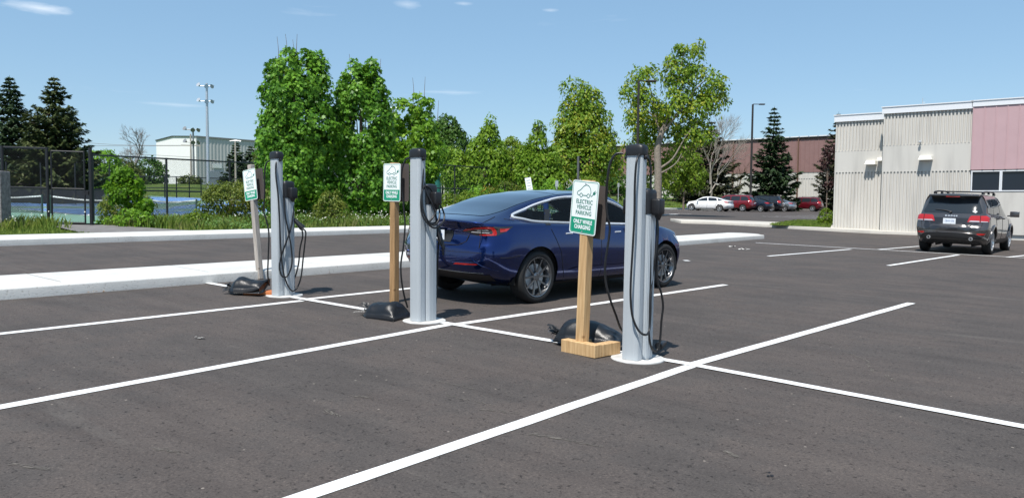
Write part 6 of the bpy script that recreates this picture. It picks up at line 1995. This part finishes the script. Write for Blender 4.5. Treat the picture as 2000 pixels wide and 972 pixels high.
tree('hedge', 'broad rounded yellow green hedge behind the leaning weathered sign', 452, 27.5,
     [(-20, 358, 415, 36), (22, 352, 415, 40), (0, 356, 418, 50), (50, 362, 415, 30), (-44, 378, 418, 20)], G_HEDGE, .07, 24, .17, 9, .04, cat='hedge', limbs=26)
tree('shrub', 'low yellow green shrub between the hedge and the sapling', 392, 24.5, [(0, 407, 436, 18), (-16, 415, 438, 12)], G_YEL, .06, 20, .12, 14, .02, cat='shrub')
tree('shrub', 'green shrub at the foot between the two columnar maples', 644, 28, [(0, 372, 432, 24), (-16, 395, 434, 20), (18, 392, 434, 20)], G_HEDGE, .075, 22, .17, 9, .03, cat='shrub')
tree('shrub', 'yellow green shrub behind the back of the blue car, left of the car roof', 890, 33, [(-8, 374, 430, 26), (20, 372, 430, 22), (40, 385, 432, 22)], G_YEL, .085, 20, .2, 8, .03, cat='shrub')
tree('shrub', 'yellow green shrub with orange flowers on it over the blue car roof', 985, 40, [(0, 352, 380, 14), (24, 360, 384, 14), (-30, 364, 390, 18)], G_ORANGE, .10, 16, .24, 5, .03, cat='shrub')
tree('shrub', 'green shrub mass below the fence over the blue car roof', 1000, 42, [(-60, 362, 392, 24), (-10, 368, 394, 26), (40, 360, 392, 24), (80, 350, 392, 26)], G_MID, .12, 16, .28, 4, .03, cat='shrub')
tree('shrub', 'bright lime green shrub at the left corner of the pale ribbed building', 1613, 39.5, [(0, 405, 440, 12), (-8, 418, 442, 10), (8, 416, 442, 9)], G_YEL, .09, 20, .16, 12, .03, cat='shrub')
tree('shrub', 'golden green shrub peeping over the nearest parking sign', 1152, 60, [(0, 340, 385, 22), (-14, 352, 388, 18)], G_YEL, .16, 14, .35, 3, .03, cat='shrub', bank=True)

# ------------------------------------------------------------------ grass and weeds
def blades(name, pts, hh, w, m, lean=.35):
    n = len(pts); P = np.array(pts, float); a = RNG.random(n)*6.283
    h = hh*(.5+.8*RNG.random(n)) if np.isscalar(hh) else hh*(.6+.7*RNG.random(n))
    d = np.stack([np.cos(a), np.sin(a), np.zeros(n)], 1); sd = np.stack([-np.sin(a), np.cos(a), np.zeros(n)], 1)
    w_ = (w*(.6+.8*RNG.random(n)))[:, None]; l = (lean*h*RNG.random(n))[:, None]; z = np.array([0, 0, 1.])
    V = np.stack([P-sd*w_, P+sd*w_, P+d*l*.4+z*(h*.6)[:, None]+sd*w_*.7, P+d*l*1.2+z*h[:, None], P+d*l*.4+z*(h*.6)[:, None]-sd*w_*.7], 1)
    me = poly_mesh(V.reshape(-1, 3), 5); me.materials.append(m)
    return tag(link(name, me), kind='stuff')
def strip_points(n, a0, a1, b0, b1, dz=0., reject=None):
    out = []
    while len(out) < n:
        a, b = a0+(a1-a0)*RNG.random(), b0+(b1-b0)*RNG.random()
        if reject and reject(a, b): continue
        P = ab(a, b, dz); out.append((P.x, P.y, P.z))
    return out
from mathutils import noise as mnoise
# rough flowering strip between the walk and the fence
sp_pts = strip_points(34000, 10.6, 36, c1+.02, 27.5, -.03, lambda a, b: (a < 12.2-(b-c1)*.3) or (b > 25.5 and (RNG.random() < .5 or a < 11.5)))
hs = np.array([.24+.26*max(0, mnoise.noise(Vector((p[0]*.5, p[1]*.5, 0))))+.10*mnoise.noise(Vector((p[0]*2, p[1]*2, 3))) for p in sp_pts])
blades('rough_grass', sp_pts, np.maximum(.10, hs), .011, G_GRASS, .5)
# broad leaved weeds in it
wp = strip_points(900, 11.2, 34, c1+.1, 26.5, 0., lambda a, b: a < 12.4-(b-c1)*.3)
C = np.array(wp)+np.array([0, 0, .10]); N_ = np.tile(np.array([[0, -.2, 1.]]), (len(wp), 1))
p_, n_, s_, st_ = dome_leaves(C, N_, 26, .2, .075, .6, .5)
p_[:, 2] += RNG.random(len(p_))*.14
o = leaves('weeds', p_, n_, s_, G_WEED, None, LEAF4, stem=st_); tag(o, kind='stuff')
# pale flower heads
fp_ = np.array(strip_points(600, 14, 34, c1+.1, 26.5, .36, lambda a, b: mnoise.noise(Vector((a*.6, b*.8, 9))) < .0)); fp_[:, 2] += RNG.normal(size=len(fp_))*.07
o = leaves('white_flowers', fp_, np.tile(np.array([[0, -.5, 1.]]), (len(fp_), 1))+RNG.normal(size=(len(fp_), 3))*.4, .025+.025*RNG.random(len(fp_)), mat('white_petals', (.62, .62, .55), .7), None, LEAF6); tag(o, kind='stuff')
fl = np.array(strip_points(110, 2, 10, 23.2, 25.6, .36)); fl[:, 2] += RNG.normal(size=len(fl))*.08
o = leaves('white_flowers', fl, np.tile(np.array([[0, -.5, 1.]]), (len(fl), 1))+RNG.normal(size=(len(fl), 3))*.4, .025+.025*RNG.random(len(fl)), bpy.data.materials['white_petals'], None, LEAF6); tag(o, kind='stuff')
blades('lawn_grass', strip_points(16000, -6, 8.6, c1+.02, 25.9, -.03), .10, .010, G_LAWN, .5)
blades('rough_grass', strip_points(3500, -2, 9.2, 23.6, 26.2, -.03), .32, .010, G_GRASS, .5)
# grass on the small lawn by the building and on the bank
lp = []
while len(lp) < 5000:
    P = at(1502+126*RNG.random(), 430.5+12.5*RNG.random(), .15)
    q = P-CAM
    lp.append((P.x, P.y, P.z))
inl = [(p.x, p.y) for p in lawn]
lp = [p for p in lp if in_poly((p[0], p[1]), inl)]
blades('lawn_grass', lp, .09, .012, G_LAWN, .5)
bp_ = []
for _ in range(9000):
    a, b = 45+75*RNG.random(), 38.1+9*RNG.random(); P = ab(a, b); bp_.append((P.x, P.y, P.z+bank_z(a, b)-.02))
blades('bank_grass', bp_, .16, .035, G_LAWN, .4)
# ------------------------------------------------------------------ camera, sun, sky
cam = bpy.data.cameras.new('camera'); co = bpy.data.objects.new('camera', cam); COL.objects.link(co)
cam.sensor_width = 36; cam.lens = 36*F_PX/2000; cam.clip_start = .05; cam.clip_end = 2000
co.matrix_world = Matrix((( CR.x, CU.x, -CF.x, CAM.x), (CR.y, CU.y, -CF.y, CAM.y), (CR.z, CU.z, -CF.z, CAM.z), (0, 0, 0, 1)))
SC.camera = co
EL = R(61)
SH = Vector((.40, .917, 0)).normalized()     # way the shadows fall
d = Vector((SH.x*math.cos(EL), SH.y*math.cos(EL), -math.sin(EL)))
sl = bpy.data.lights.new('sun', 'SUN'); sl.energy = 4.4; sl.angle = R(.53); sl.color = (1, .955, .89)
so = bpy.data.objects.new('sun', sl); COL.objects.link(so)
so.rotation_euler = d.to_track_quat('-Z', 'Y').to_euler(); so.location = (0, 0, 60)
w = bpy.data.worlds.new('World'); SC.world = w; w.use_nodes = True
T = w.node_tree; N, L = T.nodes, T.links
bg = N['Background']
sky = N.new('ShaderNodeTexSky'); sky.sky_type = 'NISHITA'; sky.sun_disc = False
sky.sun_elevation = EL; sky.sun_rotation = math.atan2(-SH.x, -SH.y)
sky.air_density = 1.0; sky.dust_density = 0.3; sky.ozone_density = 1.6; sky.altitude = 100
tc = N.new('ShaderNodeTexCoord')
mp = N.new('ShaderNodeMapping'); mp.inputs['Scale'].default_value = (3.2, 3.2, 26); mp.inputs['Location'].default_value = (1.7, .3, .9)
L.new(tc.outputs['Generated'], mp.inputs['Vector'])
n = N.new('ShaderNodeTexNoise'); n.inputs['Scale'].default_value = 1.6; n.inputs['Detail'].default_value = 9; n.inputs['Roughness'].default_value = .6
L.new(mp.outputs[0], n.inputs['Vector'])
r = ramp(N, [(.64, (0, 0, 0)), (.84, (.16, .16, .16))]); L.new(n.outputs['Fac'], r.inputs['Fac'])
# two small clouds high on the left and over the trees
def puff(dirv, size, stretch):
    sub = N.new('ShaderNodeVectorMath'); sub.operation = 'SUBTRACT'; L.new(tc.outputs['Generated'], sub.inputs[0]); sub.inputs[1].default_value = dirv
    sc = N.new('ShaderNodeVectorMath'); sc.operation = 'MULTIPLY'; L.new(sub.outputs[0], sc.inputs[0]); sc.inputs[1].default_value = stretch
    ln = N.new('ShaderNodeVectorMath'); ln.operation = 'LENGTH'; L.new(sc.outputs[0], ln.inputs[0])
    nn = N.new('ShaderNodeTexNoise'); nn.inputs['Scale'].default_value = 30; nn.inputs['Detail'].default_value = 8; L.new(sc.outputs[0], nn.inputs['Vector'])
    ad = N.new('ShaderNodeMath'); ad.operation = 'MULTIPLY_ADD'; L.new(nn.outputs['Fac'], ad.inputs[0]); ad.inputs[1].default_value = size*1.6; L.new(ln.outputs['Value'], ad.inputs[2])
    rr = ramp(N, [(0, (.6, .6, .6)), (1, (0, 0, 0))])
    mr = N.new('ShaderNodeMapRange'); mr.inputs[1].default_value = size*.75; mr.inputs[2].default_value = size*1.7; L.new(ad.outputs[0], mr.inputs[0])
    L.new(mr.outputs[0], rr.inputs['Fac'])
    return rr.outputs[0]
acc = r.outputs[0]
for (px, py, s, st) in ((75, 17, .036, (1, 1, 4.5)), (795, 10, .022, (1.2, 1, 3)), (1075, 21, .012, (1, 1, 4)), (905, 8, .013, (1, 1, 4)), (880, 181, .05, (1, 1, 14)), (340, 205, .04, (1, 1, 12))):
    dv = ray(px, py).normalized()
    o_ = puff(dv, s, st)
    a_ = N.new('ShaderNodeMixRGB'); a_.blend_type = 'LIGHTEN'; a_.inputs[0].default_value = (.8 if px < 100 else .4) if py < 100 else .3
    L.new(acc, a_.inputs[1]); L.new(o_, a_.inputs[2]); acc = a_.outputs[0]
pale = N.new('ShaderNodeMixRGB'); pale.inputs[0].default_value = .5; L.new(sky.outputs[0], pale.inputs[1]); pale.inputs[2].default_value = (2.2, 4.1, 6.1, 1)
mxc = N.new('ShaderNodeMixRGB'); L.new(acc, mxc.inputs[0]); L.new(pale.outputs[0], mxc.inputs[1]); mxc.inputs[2].default_value = (9.5, 9.8, 10.2, 1)
L.new(mxc.outputs[0], bg.inputs['Color'])
bg.inputs['Strength'].default_value = .095
SC.view_settings.view_transform = 'Standard'; SC.view_settings.look = 'None'
SC.view_settings.exposure = 0.5; SC.view_settings.gamma = 1
SC.view_settings.use_curve_mapping = False
SC.render.engine = 'CYCLES'
SC.cycles.transparent_max_bounces = 24
SC.cycles.max_bounces = 8
